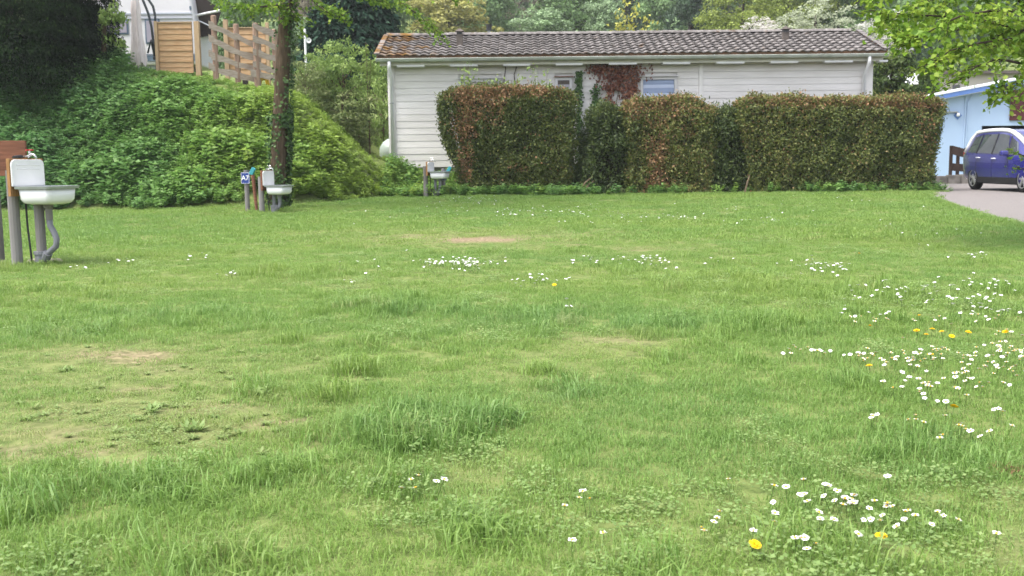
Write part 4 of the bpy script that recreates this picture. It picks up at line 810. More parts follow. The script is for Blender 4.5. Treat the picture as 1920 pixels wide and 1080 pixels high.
for x in (.85, 3.69):
    for s in (-1, 1):
        wl = empty('wheel', (x, s * .80, WR)); wl.parent = car
        mb = MB(); mb.lathe([(.2, -.1), (.30, -.1), (.325, -.08), (WR, -.04), (WR, .04), (.325, .08), (.30, .1), (.2, .1)], (0, 0, 0), 28, 'Y'); mb.build('tyre', 'tyre', wl, smooth=True)
        mb = MB(); mb.lathe([(.0, -.02), (.19, -.02), (.22, .02)], (0, 0, 0), 24, 'Y'); mb.build('hub_disc', 'car_black', wl)
        mb = MB(); mb.lathe([(.205, -.1), (.23, -.105), (.232, -.08), (.205, -.08)], (0, 0, 0), 28, 'Y') if s < 0 else mb.lathe([(.205, .1), (.23, .105), (.232, .08), (.205, .08)], (0, 0, 0), 28, 'Y')
        mb.tube([(0, s * .05, 0), (0, s * .1, 0)], .05, 12)
        for k in range(5):
            a = R(90 + 72 * k); ca, sa = math.cos(a), math.sin(a); b1, b2 = a + .2, a - .2
            mb.add([(.03 * math.cos(a + 1), s * .095, .03 * math.sin(a + 1)), (.03 * math.cos(a - 1), s * .095, .03 * math.sin(a - 1)), (.215 * math.cos(b2), s * .09, .215 * math.sin(b2)), (.215 * math.cos(b1), s * .09, .215 * math.sin(b1)), (.03 * math.cos(a + 1), s * .07, .03 * math.sin(a + 1)), (.03 * math.cos(a - 1), s * .07, .03 * math.sin(a - 1)), (.215 * math.cos(b2), s * .07, .215 * math.sin(b2)), (.215 * math.cos(b1), s * .07, .215 * math.sin(b1))], [(0, 1, 2, 3), (4, 7, 6, 5), (0, 4, 5, 1), (2, 6, 7, 3), (1, 5, 6, 2), (0, 3, 7, 4)])
        mb.build('rim', 'rim', wl)
# ------------------------------------------------------------------ trees and shrubs
def crown_pts(n, clumps, rad, seed, squash=(1, 1, 1), csize=.3, surf=.75):
    """leaf positions in a unit crown: clumps spread over an uneven ellipsoid; returns P, outward N, tint by leaf"""
    rg = np.random.default_rng(seed); C = []
    d = unit(rg.normal(size=(clumps, 3))); rr = np.where(rg.random(clumps) < surf, rg.uniform(.68, 1.0, clumps), rg.uniform(.2, .7, clumps))
    C = d * rr[:, None] * np.array(squash); cs_ = csize * rg.uniform(.6, 1.25, clumps); ct = rg.normal(size=clumps) * .13
    k = rg.integers(0, clumps, n); o = unit(rg.normal(size=(n, 3))); o[:, 2] = np.where(rg.random(n) < .7, np.abs(o[:, 2]), o[:, 2])
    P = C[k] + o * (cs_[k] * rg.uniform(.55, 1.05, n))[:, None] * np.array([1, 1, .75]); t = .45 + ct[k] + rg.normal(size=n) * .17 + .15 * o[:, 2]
    return P, unit(o + .3 * d[k]), t
def crown_mesh(name, n, clumps, seed, leaf, squash=(1, 1, 1), csize=.3, surf=.75, asp=.7, droop=0.0):
    P, Nn, t = crown_pts(n, clumps, 1, seed, squash, csize, surf); rg = np.random.default_rng(seed + 1)
    D = unit(np.cross(Nn, rg.normal(size=(n, 3))) + .35 * Nn + np.array([0, 0, -droop])); L_ = rg.uniform(*leaf, n); V, T = leaves(P, D, unit(Nn + .5 * rg.normal(size=(n, 3))), L_, L_ * asp)
    return npmesh(name, V, T, np.repeat(np.clip(t, 0, 1), 2))
def tree(name, label, cat, px, pytop, pybot, wpx, Y, mesh, mat, trunk='bark_dark', depth=.9, group=None, mesh_h=1.0):
    """crown fitted between two heights (read at depth Y) on a trunk that stands on the ground"""
    c = at(px, (pytop + pybot) / 2, Y); s = Y / F; rx = wpx * s / 2; rz_ = (pybot - pytop) * s / 2; g = G(c[0], Y)
    root = empty(name, (c[0], Y, g), 0, label, cat, group)
    o = bpy.data.objects.new('crown', mesh); COL.objects.link(o); o.parent = root; o.location = (0, 0, c[2] - g); o.scale = (rx, rx * depth, rz_); o.rotation_euler = (0, 0, random.uniform(0, 6.28))
    if not mesh.materials: mesh.materials.append(M[mat])
    o.material_slots[0].link = 'OBJECT'; o.material_slots[0].material = M[mat]
    if trunk:
        hc = max(.4, c[2] - g); r0 = max(.03, .028 * (hc + rz_)); mb = MB(); mb.tube([(0, 0, -.2), (.02 * rx, 0, hc * .5), (.05 * rx, .02 * rx, hc + rz_ * .5)], [r0, r0 * .8, r0 * .25], 8)
        for k in range(5):
            a = 1.3 * k + random.random(); z0 = hc * .55 + .12 * k * rz_; mb.tube([(0, 0, z0), (math.cos(a) * rx * .35, math.sin(a) * rx * .35, z0 + rz_ * .3), (math.cos(a) * rx * .7, math.sin(a) * rx * .7, z0 + rz_ * .45)], [r0 * .45, r0 * .3, r0 * .08], 5)
        mb.build('trunk', trunk, root)
    return root
BR = [crown_mesh('broad_crown', 5200, 46, 100 + k, (.07, .13), csize=.34) for k in range(4)]
FINE = [crown_mesh('fine_crown', 9000, 60, 120 + k, (.045, .085), csize=.3) for k in range(2)]
SPK = [crown_mesh('twiggy_crown', 5200, 110, 140 + k, (.035, .075), csize=.17, surf=.85) for k in range(2)]
HT = [('mid green tree on the hill just behind the dark spruce', 775, -60, 90, 150, 92, BR[1], 'h_mid'),
      ('yellow flowering tree on the hill behind the left roof end', 838, -4, 90, 165, 84, BR[0], 'h_yellow'),
      ('soft green tree on the hill above the black flue', 912, -40, 80, 120, 96, BR[2], 'h_soft'),
      ('brownish half bare tree on the hill between two soft green ones', 958, -60, 62, 120, 108, SPK[0], 'h_brown'),
      ('pale mint tree low behind the ridge', 1022, 22, 90, 120, 78, BR[3], 'h_pale'),
      ('broad soft green tree behind the middle of the ridge', 1070, -28, 90, 160, 90, BR[1], 'h_soft'),
      ('narrow soft green tree beside the yellow sapling', 1132, 2, 90, 85, 80, BR[0], 'h_pale'),
      ('dark gap tree on the hill right behind the yellow sapling', 1195, -60, 80, 110, 112, BR[2], 'h_dark'),
      ('grey green tree on the hill next to the blue dark one', 1248, -30, 90, 110, 92, BR[3], 'h_soft'),
      ('bluish dark green tree on the hill left of the yellow green oak', 1292, -30, 90, 100, 86, BR[1], 'h_dark'),
      ('large yellow green oak rising behind the ridge', 1390, -40, 95, 175, 78, FINE[0], 'h_yg'),
      ('yellow green tree with dark boughs behind the white blossom', 1475, -60, 80, 170, 88, FINE[1], 'h_yg'),
      ('mid green tree behind the right end of the ridge', 1570, -60, 80, 170, 90, BR[0], 'h_mid'),
      ('mid green hill tree above the right roof corner', 1650, -70, 90, 140, 98, BR[2], 'h_mid'),
      ('green hill tree above the pointed thuja', 1745, -40, 150, 160, 86, BR[3], 'h_mid'),
      ('soft green hill tree behind the maple boughs', 1860, -40, 140, 170, 84, BR[1], 'h_soft'),
      ('dark green tree behind the white far house', 1690, 40, 150, 110, 74, BR[0], 'h_dark'),
      ('soft green tree between awning and ivy trunk', 455, -40, 150, 150, 56, BR[2], 'h_soft'),
      ('grey brown bare twigged tree left of the spruce', 575, -60, 80, 120, 84, SPK[1], 'h_brown'),
      ('grey green tree directly behind the ivy clad trunk', 545, 35, 130, 90, 60, BR[3], 'h_pale')]
for lb, px, yt, yb, wp, Yd, ms, mt in HT: tree('hill_tree', lb, 'tree', px, yt, yb, wp, Yd, ms, mt, group='trees on the wooded hill')
LM = [(440, 'the awning'), (545, 'the rail fences'), (625, 'the white pole'), (720, 'the tall spruce'), (800, 'the left roof corner'), (890, 'the left roof vent'), (990, 'the black flue'), (1090, 'the pale mint tree'), (1200, 'the yellow sapling'), (1310, 'the bluish dark tree'), (1420, 'the big oak'), (1500, 'the right roof vent'), (1610, 'the grey white blossom'), (1720, 'the right roof corner'), (1830, 'the far white house'), (9999, 'the blue building')]
SEEN = {}
def far_label(px, Yd, k):
    nm = next(t for lim, t in LM if px < lim); row = 'distant tree high on the hill above ' if Yd < 136 else 'farthest hilltop tree showing in gaps above '; lb = row + nm; SEEN[lb] = SEEN.get(lb, 0) + 1
    return lb if SEEN[lb] == 1 else lb + ', the one farther right'
k = 0
for Yd, n_, mts in ((122, 15, ('h_mid', 'h_soft', 'h_brown', 'h_soft', 'h_yg', 'h_pale')), (150, 13, ('h_dark', 'h_mid', 'h_brown', 'h_mid'))):
    for i in range(n_):
        px = 330 + (1980 - 330) * (i + .5 * random.random()) / (n_ - 1); hz_ = -150 - 30 * random.random()
        tree('hill_tree', far_label(px, Yd, k), 'tree', px, hz_, 110, 190, Yd + random.uniform(-6, 6), BR[k % 4], mts[k % len(mts)], group='far trees of the hill wood'); k += 1
# blossom and saplings just behind the house
tree('blossom_tree', 'white blossoming fruit tree low behind the ridge beside the right vent', 'tree', 1428, 30, 90, 75, 46, SPK[0], 'h_white')
tree('blossom_tree', 'large grey white blossoming shrub tree behind the right vent', 'tree', 1525, 4, 100, 170, 48, SPK[1], 'h_bgrey')
tree('blossom_tree', 'white blossoming tree behind the right roof corner and maple leaves', 'tree', 1660, 18, 120, 120, 50, SPK[0], 'h_blossom')
def sprigs(name, label, cat, px, pytop, pybot, Y, stems, n, mat, size, spread):
    c = at(px, pybot, Y); g = G(c[0], Y); root = empty(name, (c[0], Y, g), 0, label, cat); mb = MB(); P = []; D = []
    s = Y / F; H = float(at(px, pytop, Y)[2]) - g
    for k in range(stems):
        a = random.uniform(0, 6.28); sp = spread * s * random.uniform(.2, 1); h = H * random.uniform(.75, 1) if k else H; tip = Vector((math.cos(a) * sp, math.sin(a) * sp * .5, h)); mid = tip * .5 + Vector((random.uniform(-.1, .1), 0, .1)) * sp; mb.tube([(0, 0, -.1), tuple(mid), tuple(tip)], [.02, .014, .005], 5)
        u = rng.uniform(max(.0, 1 - (pybot - pytop) * s * 1.15 / H), 1, n // stems); q = np.where(u[:, None] < .5, np.array(mid) * (u[:, None] * 2), np.array(mid) + (np.array(tip) - np.array(mid)) * (u[:, None] * 2 - 1)); P.append(q + rng.normal(size=q.shape) * size[1] * .7); D.append(unit(rng.normal(size=q.shape) + np.array([0, 0, .4])))
    mb.build('stem', 'twig', root); P = np.concatenate(P); D = np.concatenate(D); L_ = rng.uniform(*size, len(P)); leafobj('leaves', P, D, rdir(len(P)), L_, L_ * .5, rng.random(len(P)), mat, root)
sprigs('young_tree', 'bright yellow green forked sapling sticking up behind the ridge', 'tree', 1172, 6, 75, 44, 7, 420, 'h_sap', (.16, .28), 26)
sprigs('young_tree', 'short yellow sapling tip behind the middle of the ridge', 'tree', 1218, 36, 75, 44, 3, 120, 'h_sap', (.12, .22), 8)
sprigs('young_tree', 'pair of pale green sapling tips behind the ridge left of the oak', 'tree', 1266, 46, 75, 44, 3, 110, 'h_pale', (.12, .22), 14)
# dark spruce behind the shrubs: tiers of drooping sprays
def conifer(name, label, px, pytop, pyb, wpx, Y, mat, n, size, seed, full=.0, droop=.5, trunk='bark_dark'):
    rg = np.random.default_rng(seed); s = Y / F; c = at(px, pyb, Y); g = G(c[0], Y); zt = float(at(px, pytop, Y)[2]) - g; zb = max(.2, float(c[2]) - g); R0 = wpx * s / 2; root = empty(name, (c[0], Y, g), 0, label, 'tree')
    h = zb + (zt - zb) * rg.random(n) ** 1.25; tier = np.round(h / .55) * .55 + rg.normal(size=n) * .1; rad = R0 * (full + (1 - full) * (1 - (h - zb) / (zt - zb)) ** .8); a = rg.uniform(0, 6.28, n); br_ = np.round(a / .5) * .5 + rg.normal(size=n) * .14
    u = rg.random(n) ** .45; r_ = rad * u * (1 + .25 * (vnoise(br_ * 3, tier * 2, 1, seed) - .5)); P = np.stack([r_ * np.cos(br_), r_ * np.sin(br_), tier - droop * .5 * r_ * u], -1)
    out = np.stack([np.cos(br_), np.sin(br_), 0 * a], -1); D = unit(out * .6 + rg.normal(size=(n, 3)) * .45 + np.array([0, 0, -droop])); Nn = unit(np.array([0, 0, 1.]) + out * .5 + .5 * rg.normal(size=(n, 3))); L_ = rg.uniform(*size, n)
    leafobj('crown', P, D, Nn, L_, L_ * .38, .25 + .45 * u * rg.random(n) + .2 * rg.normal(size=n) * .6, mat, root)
    mb = MB(); r0 = .03 * zt; mb.tube([(0, 0, -.2), (0, 0, zt * .6), (0, 0, zt * .97)], [r0, r0 * .6, .02], 8); mb.build('trunk', trunk, root)
conifer('spruce_tree', 'tall dark blue green spruce behind the light green shrubs', 672, -110, 135, 190, 44, 'spruce', 17000, (.22, .45), 61, full=.35)
conifer('spruce_tree', 'smaller dark spruce between the white pole and the tall spruce', 612, 18, 130, 110, 42, 'spruce', 7000, (.2, .4), 62, full=.3)
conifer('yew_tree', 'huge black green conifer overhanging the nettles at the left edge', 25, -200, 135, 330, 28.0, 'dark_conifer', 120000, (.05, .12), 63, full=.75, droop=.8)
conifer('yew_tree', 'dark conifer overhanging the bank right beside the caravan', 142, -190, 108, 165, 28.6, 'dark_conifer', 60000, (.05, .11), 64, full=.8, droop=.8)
conifer('thuja', 'slim pointed green thuja beside the small white roofed house', 1738, 128, 195, 34, 47, 'bush_green', 6000, (.14, .26), 65, full=.55, droop=-.6)
tree('evergreen_shrub', 'rounded dark evergreen shrub at the right end of the house', 'shrub', 1668, 104, 215, 112, 34, BR[1], 'bush_green')
# little leafy tree at the caravan
tree('young_tree', 'thin trunked leafy sapling in front of the caravan window', 'tree', 212, 8, 92, 62, 28.2, crown_mesh('sapling_crown', 700, 26, 210, (.12, .22), csize=.3), 'shrub', trunk=None)
r_ = [o for o in COL.objects if o.get('label', '').startswith('thin trunked')][0]; a = Vector(at(194, 118, 28.2)) - r_.location; b_ = Vector(at(194, 40, 28.2)) - r_.location; mb = MB(); mb.tube([(a.x, 0, -.2), (a.x, 0, a.z), (b_.x + .02, 0, b_.z), (b_.x + .2, 0, b_.z + .3)], [.075, .07, .06, .02], 8); mb.build('trunk', 'bark', r_)
# shrub thicket between bank and house
TH = [('tall light green shrub at the centre of the thicket beside the house', 640, 72, 215, 120, 31.6, 'shrub'), ('light green shrub pressed against the left house wall', 715, 115, 300, 100, 36.0, 'shrub'),
      ('low olive shrub behind the ivy clad trunk', 572, 120, 225, 90, 30.8, 'shrub_dull'), ('dull green brambly shrub above the slope', 640, 165, 265, 130, 31.0, 'shrub_dull'), ('yellowish bramble shrub beside the gas tank', 672, 205, 300, 75, 32.0, 'shrub_dull'), ('light green shrub below the white pole', 590, 105, 200, 80, 33.0, 'shrub')]
SH = [crown_mesh('shrub_crown', 5200, 70, 230 + k, (.05, .10), csize=.28) for k in range(3)]
for i, (lb, px, yt, yb, wp, Yd, mt) in enumerate(TH):
    r_ = tree('shrub', lb, 'shrub', px, yt, yb, wp, Yd, SH[i % 3], mt, trunk='twig', group='thicket between bank and house')
sprigs('young_tree', 'spindly pale shoot rising in front of the dark spruce', 'shrub', 690, 78, 160, 31.5, 3, 90, 'shrub', (.1, .18), 22)
sprigs('elder_shoot', 'tall pale green shoot rising above the first hedge block', 'shrub', 874, 122, 175, 29.6, 3, 140, 'shrub', (.1, .17), 14)
sprigs('elder_shoot', 'tuft of yellow green shoots topping the middle of the first hedge block', 'shrub', 945, 148, 175, 29.2, 8, 260, 'shrub', (.08, .14), 60)
sprigs('elder_shoot', 'pale green shoots rising at the right end of the first hedge block', 'shrub', 1018, 126, 175, 29.3, 6, 200, 'shrub', (.08, .14), 34)
mb = MB()
for px in (965, 982): pass
q = [at(944, 160, YW), at(948, 128, YW), at(945, 118, YW)]; mb = MB(); mb.tube([tuple(v) for v in q], .014, 5).tube([tuple(at(966, 160, YW)), tuple(at(964, 140, YW)), tuple(at(970, 120, YW))], .014, 5); tag(mb.build('dry_vine', 'bark_dark'), 'bare dark vine stems climbing to the eaves above the first hedge', 'vine')
# sticks at the hedge foot
for (ax_, ay_, bx_, by_), lb in (((1082, 358, 1112, 330), 'longer grey dead stick leaning at the hedge gap'), ((1092, 357, 1114, 339), 'shorter grey dead stick leaning at the hedge gap'), ((1396, 360, 1406, 328), 'thin dead stick leaning before the low cypress hedge')):
    a = at(ax_, ay_, 28.1); b_ = at(bx_, by_, 28.3); mb = MB(); mb.tube([(a[0], a[1], G(a[0], a[1]) - .02), tuple((a + b_) / 2 + np.array([0, 0, .02])), tuple(b_)], [.028, .024, .014], 6); tag(mb.build('dead_stick', 'twig'), lb, 'stick')

# ------------------------------------------------------------------ near trees with boughs
def boughs(specs, seed):
    """specs: control points, radius, twigs, twig length, leaves per twig, leaf size -> branch builder, leaf arrays"""
    rg = np.random.default_rng(seed); mb = MB(); P, D, Nn, L_, T = [], [], [], [], []
    for pts, r0, ntw, tl, nl, ls in specs:
        pts = [Vector(p) for p in pts]; n = len(pts); mb.tube([tuple(p) for p in pts], [max(.004, r0 * (1 - .85 * i / (n - 1))) for i in range(n)], 6)
        for k in range(ntw):
            u = rg.uniform(.12, 1.0) * (n - 1); i = min(int(u), n - 2); base = pts[i].lerp(pts[i + 1], u - i); t = (pts[i + 1] - pts[i]).normalized()
            sd_ = Vector((0, 0, 1)).cross(t).normalized() * rg.choice([-1, 1]); d = (t * rg.uniform(.3, .9) + sd_ * rg.uniform(.4, 1) + Vector((0, 0, rg.uniform(-.35, .25)))).normalized(); ln = tl * rg.uniform(.5, 1.15); tip = base + d * ln + Vector((0, 0, -.18 * ln)); md = base + d * ln * .5
            mb.tube([tuple(base), tuple(md), tuple(tip)], [.006, .0045, .002], 4, cap=False)
            w_ = rg.random(nl) ** .8; q = np.where(w_[:, None] < .5, np.array(base) + (np.array(md) - np.array(base)) * 2 * w_[:, None], np.array(md) + (np.array(tip) - np.array(md)) * (2 * w_[:, None] - 1))
            P.append(q + rg.normal(size=q.shape) * ls * .55); dd = unit(rg.normal(size=q.shape) * .8 + np.array(d) + np.array([0, 0, -.35])); D.append(dd); Nn.append(unit(np.array([0, 0, 1.]) + .55 * rg.normal(size=q.shape))); L_.append(rg.uniform(.6, 1.2, nl) * ls); T.append(.5 + .22 * rg.normal(size=nl) + .12 * rg.normal())
    return mb, np.concatenate(P), np.concatenate(D), np.concatenate(Nn), np.concatenate(L_), np.concatenate(T)
# ivy clad tree at the toe of the bank
TYY = 23.6; tp0 = at(519, 395, TYY); g = G(tp0[0], TYY); it = empty('ivy_tree', (tp0[0], TYY, g), 0, 'slim leaning tree with ivy clad trunk behind the middle sink', 'tree'); O9 = np.array(it.location)
tr = [(519, 400), (521, 330), (524, 260), (527, 190), (531, 110), (535, 40), (538, -30), (541, -140), (548, -300), (560, -450)]; trp = [at(a, b_, TYY) - O9 for a, b_ in tr]; trp[0][2] = -.15
rad = np.array([17.5, 15.5, 14.5, 14, 13, 12.5, 12, 10, 7, 3]) * TYY / F
mb = MB(); mb.tube([tuple(p) for p in trp], list(rad), 14)
def tpz(px, py, dy=0): return tuple(at(px, py, TYY + dy) - O9)
mb.build('trunk', 'bark', it, smooth=True)
specs = []
for c in ([(540, -60, 0), (600, -75, -.3), (670, -50, -.6), (740, -5, -.9), (800, 40, -1.1), (822, 62, -1.2)], [(541, -80, 0), (620, -110, -.8), (720, -80, -1.4), (800, -30, -1.6), (862, -8, -1.8)], [(540, -70, 0), (600, -60, .4), (650, -30, .7), (700, 0, .9), (760, 10, 1.0)],
          [(538, -40, 0), (560, -35, -.5), (585, 0, -.9), (612, 22, -1.2), (640, 26, -1.3)], [(537, -20, 0), (545, 20, -.3), (552, 40, -.4)], [(536, 30, 0), (520, 10, -.4), (495, 12, -.9), (460, 18, -1.3), (440, 12, -1.5)], [(538, -60, 0), (500, -70, -.6), (450, -40, -1.1), (420, -10, -1.4)], [(540, -90, 0), (640, -150, .5), (740, -110, .8), (800, -60, 1.0), (850, -30, 1.1)]):
    specs.append(([tpz(a, b_, d) for a, b_, d in c], .035, 34 if len(c) > 4 else 14, .42, 17, .085))
mb, P, D, Nn, L_, T = boughs(specs, 71)
mb.build('branches', 'bark_dark', it); leafobj('bough_leaves', P, D, Nn, L_, L_ * .85, T, 'maple_leaf', it)
# crown above the frame
k = 9000; Pc, Nc, tc_ = crown_pts(k, 60, 1, 72, csize=.3); cpos = np.array(trp[-2]) + Pc * np.array([3.2, 3.0, 2.3]) + np.array([.3, 0, .9]); leafobj('crown', cpos, unit(np.cross(Nc, rdir(k)) + .3 * Nc), Nc, rng.uniform(.08, .14, k), .09, tc_, 'maple_leaf', it)
# ivy on the trunk: denser on its right and rear
k = 4600; u = rng.random(k); hgt_ = np.where(rng.random(k) < .86, rng.uniform(0, 2.2, k), rng.uniform(2.0, 4.7, k)); zs = np.array([p[2] for p in trp]); cxs = np.interp(hgt_, zs, [p[0] for p in trp]); rr = np.interp(hgt_, zs, rad)
a = np.where(rng.random(k) < .75, rng.normal(R(-12), R(34), k), rng.uniform(0, 6.28, k)); keep = vnoise(hgt_ * 2.2, a, 1.0, 77) > .33; thick = rng.uniform(.0, .10, k)
P = np.stack([cxs + (rr + thick) * np.cos(a), (rr + thick) * np.sin(a) + np.interp(hgt_, zs, [p[1] for p in trp]), hgt_], -1)[keep]; out = np.stack([np.cos(a), np.sin(a), .2 + 0 * a], -1)[keep]; k = len(P)
leafobj('ivy', P, unit(rng.normal(size=(k, 3)) * .5 + out * .3 + np.array([0, 0, -.5])), unit(out + .4 * rng.normal(size=(k, 3))), rng.uniform(.05, .095, k), .065, rng.random(k), 'ivy_leaf', it)
# maple by the lane, trunk just outside the frame
MY = 13.2; mtx = 7.25; g = G(mtx, MY); mp_ = empty('maple_tree', (mtx, MY, g), 0, 'bright green maple whose low boughs hang in at the upper right', 'tree'); O10 = np.array(mp_.location)
mb = MB(); mb.tube([(0, 0, -.2), (.03, 0, 1.2), (-.02, 0, 2.4), (.05, .05, 4.0), (.1, .1, 6.0), (.1, .1, 7.2)], [.17, .14, .13, .1, .05, .015], 12); mb.build('trunk', 'bark', mp_, smooth=True)
specs = []
def mq(px, py, Y): return tuple(at(px, py, Y) - O10)
for c in ([(0, 0, 2.0), (1930, 60, 13.0), (1850, 40, 12.8), (1760, 30, 12.6), (1680, 25, 12.5), (1645, 20, 12.4)], [(0, 0, 2.0), (1920, 70, 12.9), (1840, 80, 12.6), (1780, 95, 12.4), (1752, 120, 12.3)], [(0, 0, 2.3), (1900, -10, 13.4), (1800, -20, 13.4), (1720, 10, 13.3), (1660, 40, 13.2)],
          [(0, 0, 2.0), (1900, 50, 13.6), (1800, 55, 13.9), (1740, 60, 14.0), (1700, 60, 14.1), (1670, 50, 14.2)], [(0, 0, 1.8), (1920, 120, 12.4), (1870, 110, 12.0), (1830, 125, 11.8), (1800, 150, 11.7)], [(0, 0, 1.8), (1935, 130, 13.0), (1910, 150, 12.8), (1885, 165, 12.6), (1875, 185, 12.5)],
          [(0, 0, 2.6), (1880, -70, 13), (1780, -80, 12.8), (1700, -40, 12.6), (1640, -5, 12.5)], [(0, 0, 2.4), (1900, -40, 14), (1820, -20, 14.4), (1750, 20, 14.6), (1700, 50, 14.7)], [(0, 0, 2.0), (1915, 20, 12.4), (1860, 20, 12.0), (1800, 30, 11.7), (1740, 60, 11.5), (1710, 70, 11.4)], [(0, 0, 1.9), (1925, 90, 13.8), (1880, 85, 14.2), (1830, 90, 14.5), (1790, 90, 14.6)],
          [(0, 0, 1.85), (1900, 50, 13.2), (1850, 80, 13.0), (1800, 95, 12.8), (1770, 110, 12.7)]):
    pts = [c[0]] + [mq(*q_) for q_ in c[1:]]; specs.append((pts, .022, 44 if c[-1][1] < 100 else 22, .30, 16, .078))
specs.append(([(-.05, 0, .5), mq(1940, 300, 12.9), mq(1915, 290, 12.8), mq(1898, 290, 12.8)], .012, 8, .12, 9, .055)); specs.append(([(-.05, 0, .4), mq(1940, 322, 12.9), mq(1905, 312, 12.8)], .012, 8, .12, 8, .055))
mb, P, D, Nn, L_, T = boughs(specs, 81); mb.build('branches', 'bark_dark', mp_); leafobj('bough_leaves', P, D, Nn, L_, L_ * .85, T + .08, 'maple_leaf', mp_)
k = 7000; Pc, Nc, tc_ = crown_pts(k, 60, 1, 82, csize=.3); cpos = Pc * np.array([2.5, 2.5, 2.0]) + np.array([0, 0, 5.6]); leafobj('crown', cpos, unit(np.cross(Nc, rdir(k)) + .3 * Nc), Nc, rng.uniform(.06, .11, k), .075, tc_, 'maple_leaf', mp_)

# ------------------------------------------------------------------ scattered ground cover (uncountable): instanced protos
PROTO = bpy.data.collections.new('protos')
def proto_set(meshes):
    c = bpy.data.collections.new('proto_set')
    for i, m_ in enumerate(meshes): o = bpy.data.objects.new('%03d_%s' % (i, m_.name), m_); c.objects.link(o)
    return c
def scatter(name, label, P, rot, scl, idx, attrs, protos):
    me = bpy.data.meshes.new(name); me.vertices.add(len(P)); me.vertices.foreach_set('co', np.asarray(P, np.float32).ravel())
    for nm, tp, arr in [('rot', 'FLOAT_VECTOR', rot), ('scl', 'FLOAT_VECTOR', scl), ('idx', 'INT', idx)] + [(k_, 'FLOAT', v) for k_, v in attrs.items()]:
        a_ = me.attributes.new(nm, tp, 'POINT'); a_.data.foreach_set('vector' if tp == 'FLOAT_VECTOR' else 'value', np.asarray(arr, np.int32 if tp == 'INT' else np.float32).ravel())
    o = bpy.data.objects.new(name, me); COL.objects.link(o); tag(o, label, kind='stuff')
    ng = bpy.data.node_groups.new(name + '_scatter', 'GeometryNodeTree'); ng.interface.new_socket('Geometry', in_out='INPUT', socket_type='NodeSocketGeometry'); ng.interface.new_socket('Geometry', in_out='OUTPUT', socket_type='NodeSocketGeometry')
    N = ng.nodes.new; L = ng.links.new; gi = N('NodeGroupInput'); go = N('NodeGroupOutput'); ip = N('GeometryNodeInstanceOnPoints'); ci = N('GeometryNodeCollectionInfo'); ci.inputs['Collection'].default_value = protos; ci.inputs['Separate Children'].default_value = True; ci.inputs['Reset Children'].default_value = True
    def na(nm, dt): n_ = N('GeometryNodeInputNamedAttribute'); n_.data_type = dt; n_.inputs['Name'].default_value = nm; return n_.outputs['Attribute']
    L(gi.outputs[0], ip.inputs['Points']); L(ci.outputs[0], ip.inputs['Instance']); ip.inputs['Pick Instance'].default_value = True; L(na('idx', 'INT'), ip.inputs['Instance Index']); L(na('rot', 'FLOAT_VECTOR'), ip.inputs['Rotation']); L(na('scl', 'FLOAT_VECTOR'), ip.inputs['Scale']); L(ip.outputs[0], go.inputs[0])
    md = o.modifiers.new('scatter', 'NODES'); md.node_group = ng; return o
def blades(name, n, rad, h, wd, lean, seed, mat='grass', seg=2, tl=(.2, .8)):
    rg = np.random.default_rng(seed); r_ = rad * np.sqrt(rg.random(n)); a = rg.uniform(0, 6.283, n); B = np.stack([r_ * np.cos(a), r_ * np.sin(a), np.full(n, -.01)], -1)
    H = rg.uniform(*h, n) * (1 - .25 * (r_ / rad)); b_ = rg.uniform(0, 6.283, n); ld = np.stack([np.cos(b_), np.sin(b_), 0 * b_], -1); le = rg.uniform(*lean, n); sd_ = np.stack([-np.sin(b_ + rg.normal(0, .5, n)), np.cos(b_), 0 * b_], -1); W = rg.uniform(*wd, n)[:, None]
    up = np.array([0, 0, 1.]); mid = B + up * (H * .6)[:, None] + ld * (H * le * .3)[:, None]; tip = B + up * (H * (1 - .45 * le))[:, None] + ld * (H * le)[:, None]
    V = np.stack([B - sd_ * W / 2, B + sd_ * W / 2, mid + sd_ * W * .42, mid - sd_ * W * .42, tip], 1).reshape(-1, 3); k_ = np.arange(n)[:, None] * 5
    T = np.concatenate([k_ + np.array([[0, 1, 2]]), k_ + np.array([[0, 2, 3]]), k_ + np.array([[3, 2, 4]])], 1).reshape(-1, 3)
    return npmesh(name, V, T, np.repeat(np.clip(rg.uniform(*tl, n), 0, 1), 3), mat)
def rosette(name, n, rad, size, z, seed, mat='clover'):
    rg = np.random.default_rng(seed); r_ = rad * np.sqrt(rg.random(n)); a = rg.uniform(0, 6.283, n); P = np.stack([r_ * np.cos(a), r_ * np.sin(a), rg.uniform(*z, n)], -1); b_ = rg.uniform(0, 6.283, n)
    D = np.stack([np.cos(b_), np.sin(b_), .1 + 0 * b_], -1); Nn = unit(np.array([0, 0, 1.]) + .3 * rg.normal(size=(n, 3))); L_ = rg.uniform(*size, n); V, T = leaves(P, D, Nn, L_, L_ * .85, .05); return npmesh(name, V, T, np.repeat(rg.random(n), 2), mat)
def weed(name, n, seed):
    rg = np.random.default_rng(seed); a = rg.uniform(0, 6.283, n); e_ = rg.uniform(.25, 1.1, n); D = np.stack([np.cos(a), np.sin(a), e_], -1); Nn = np.stack([-np.cos(a) * e_, -np.sin(a) * e_, np.ones(n)], -1); L_ = rg.uniform(.05, .1, n)
    V, T = leaves(np.zeros((n, 3)) + rg.normal(0, .006, (n, 3)), D, Nn, L_, L_ * .34, .04); return npmesh(name, V, T, np.repeat(rg.uniform(.3, 1, n), 2), 'clover')
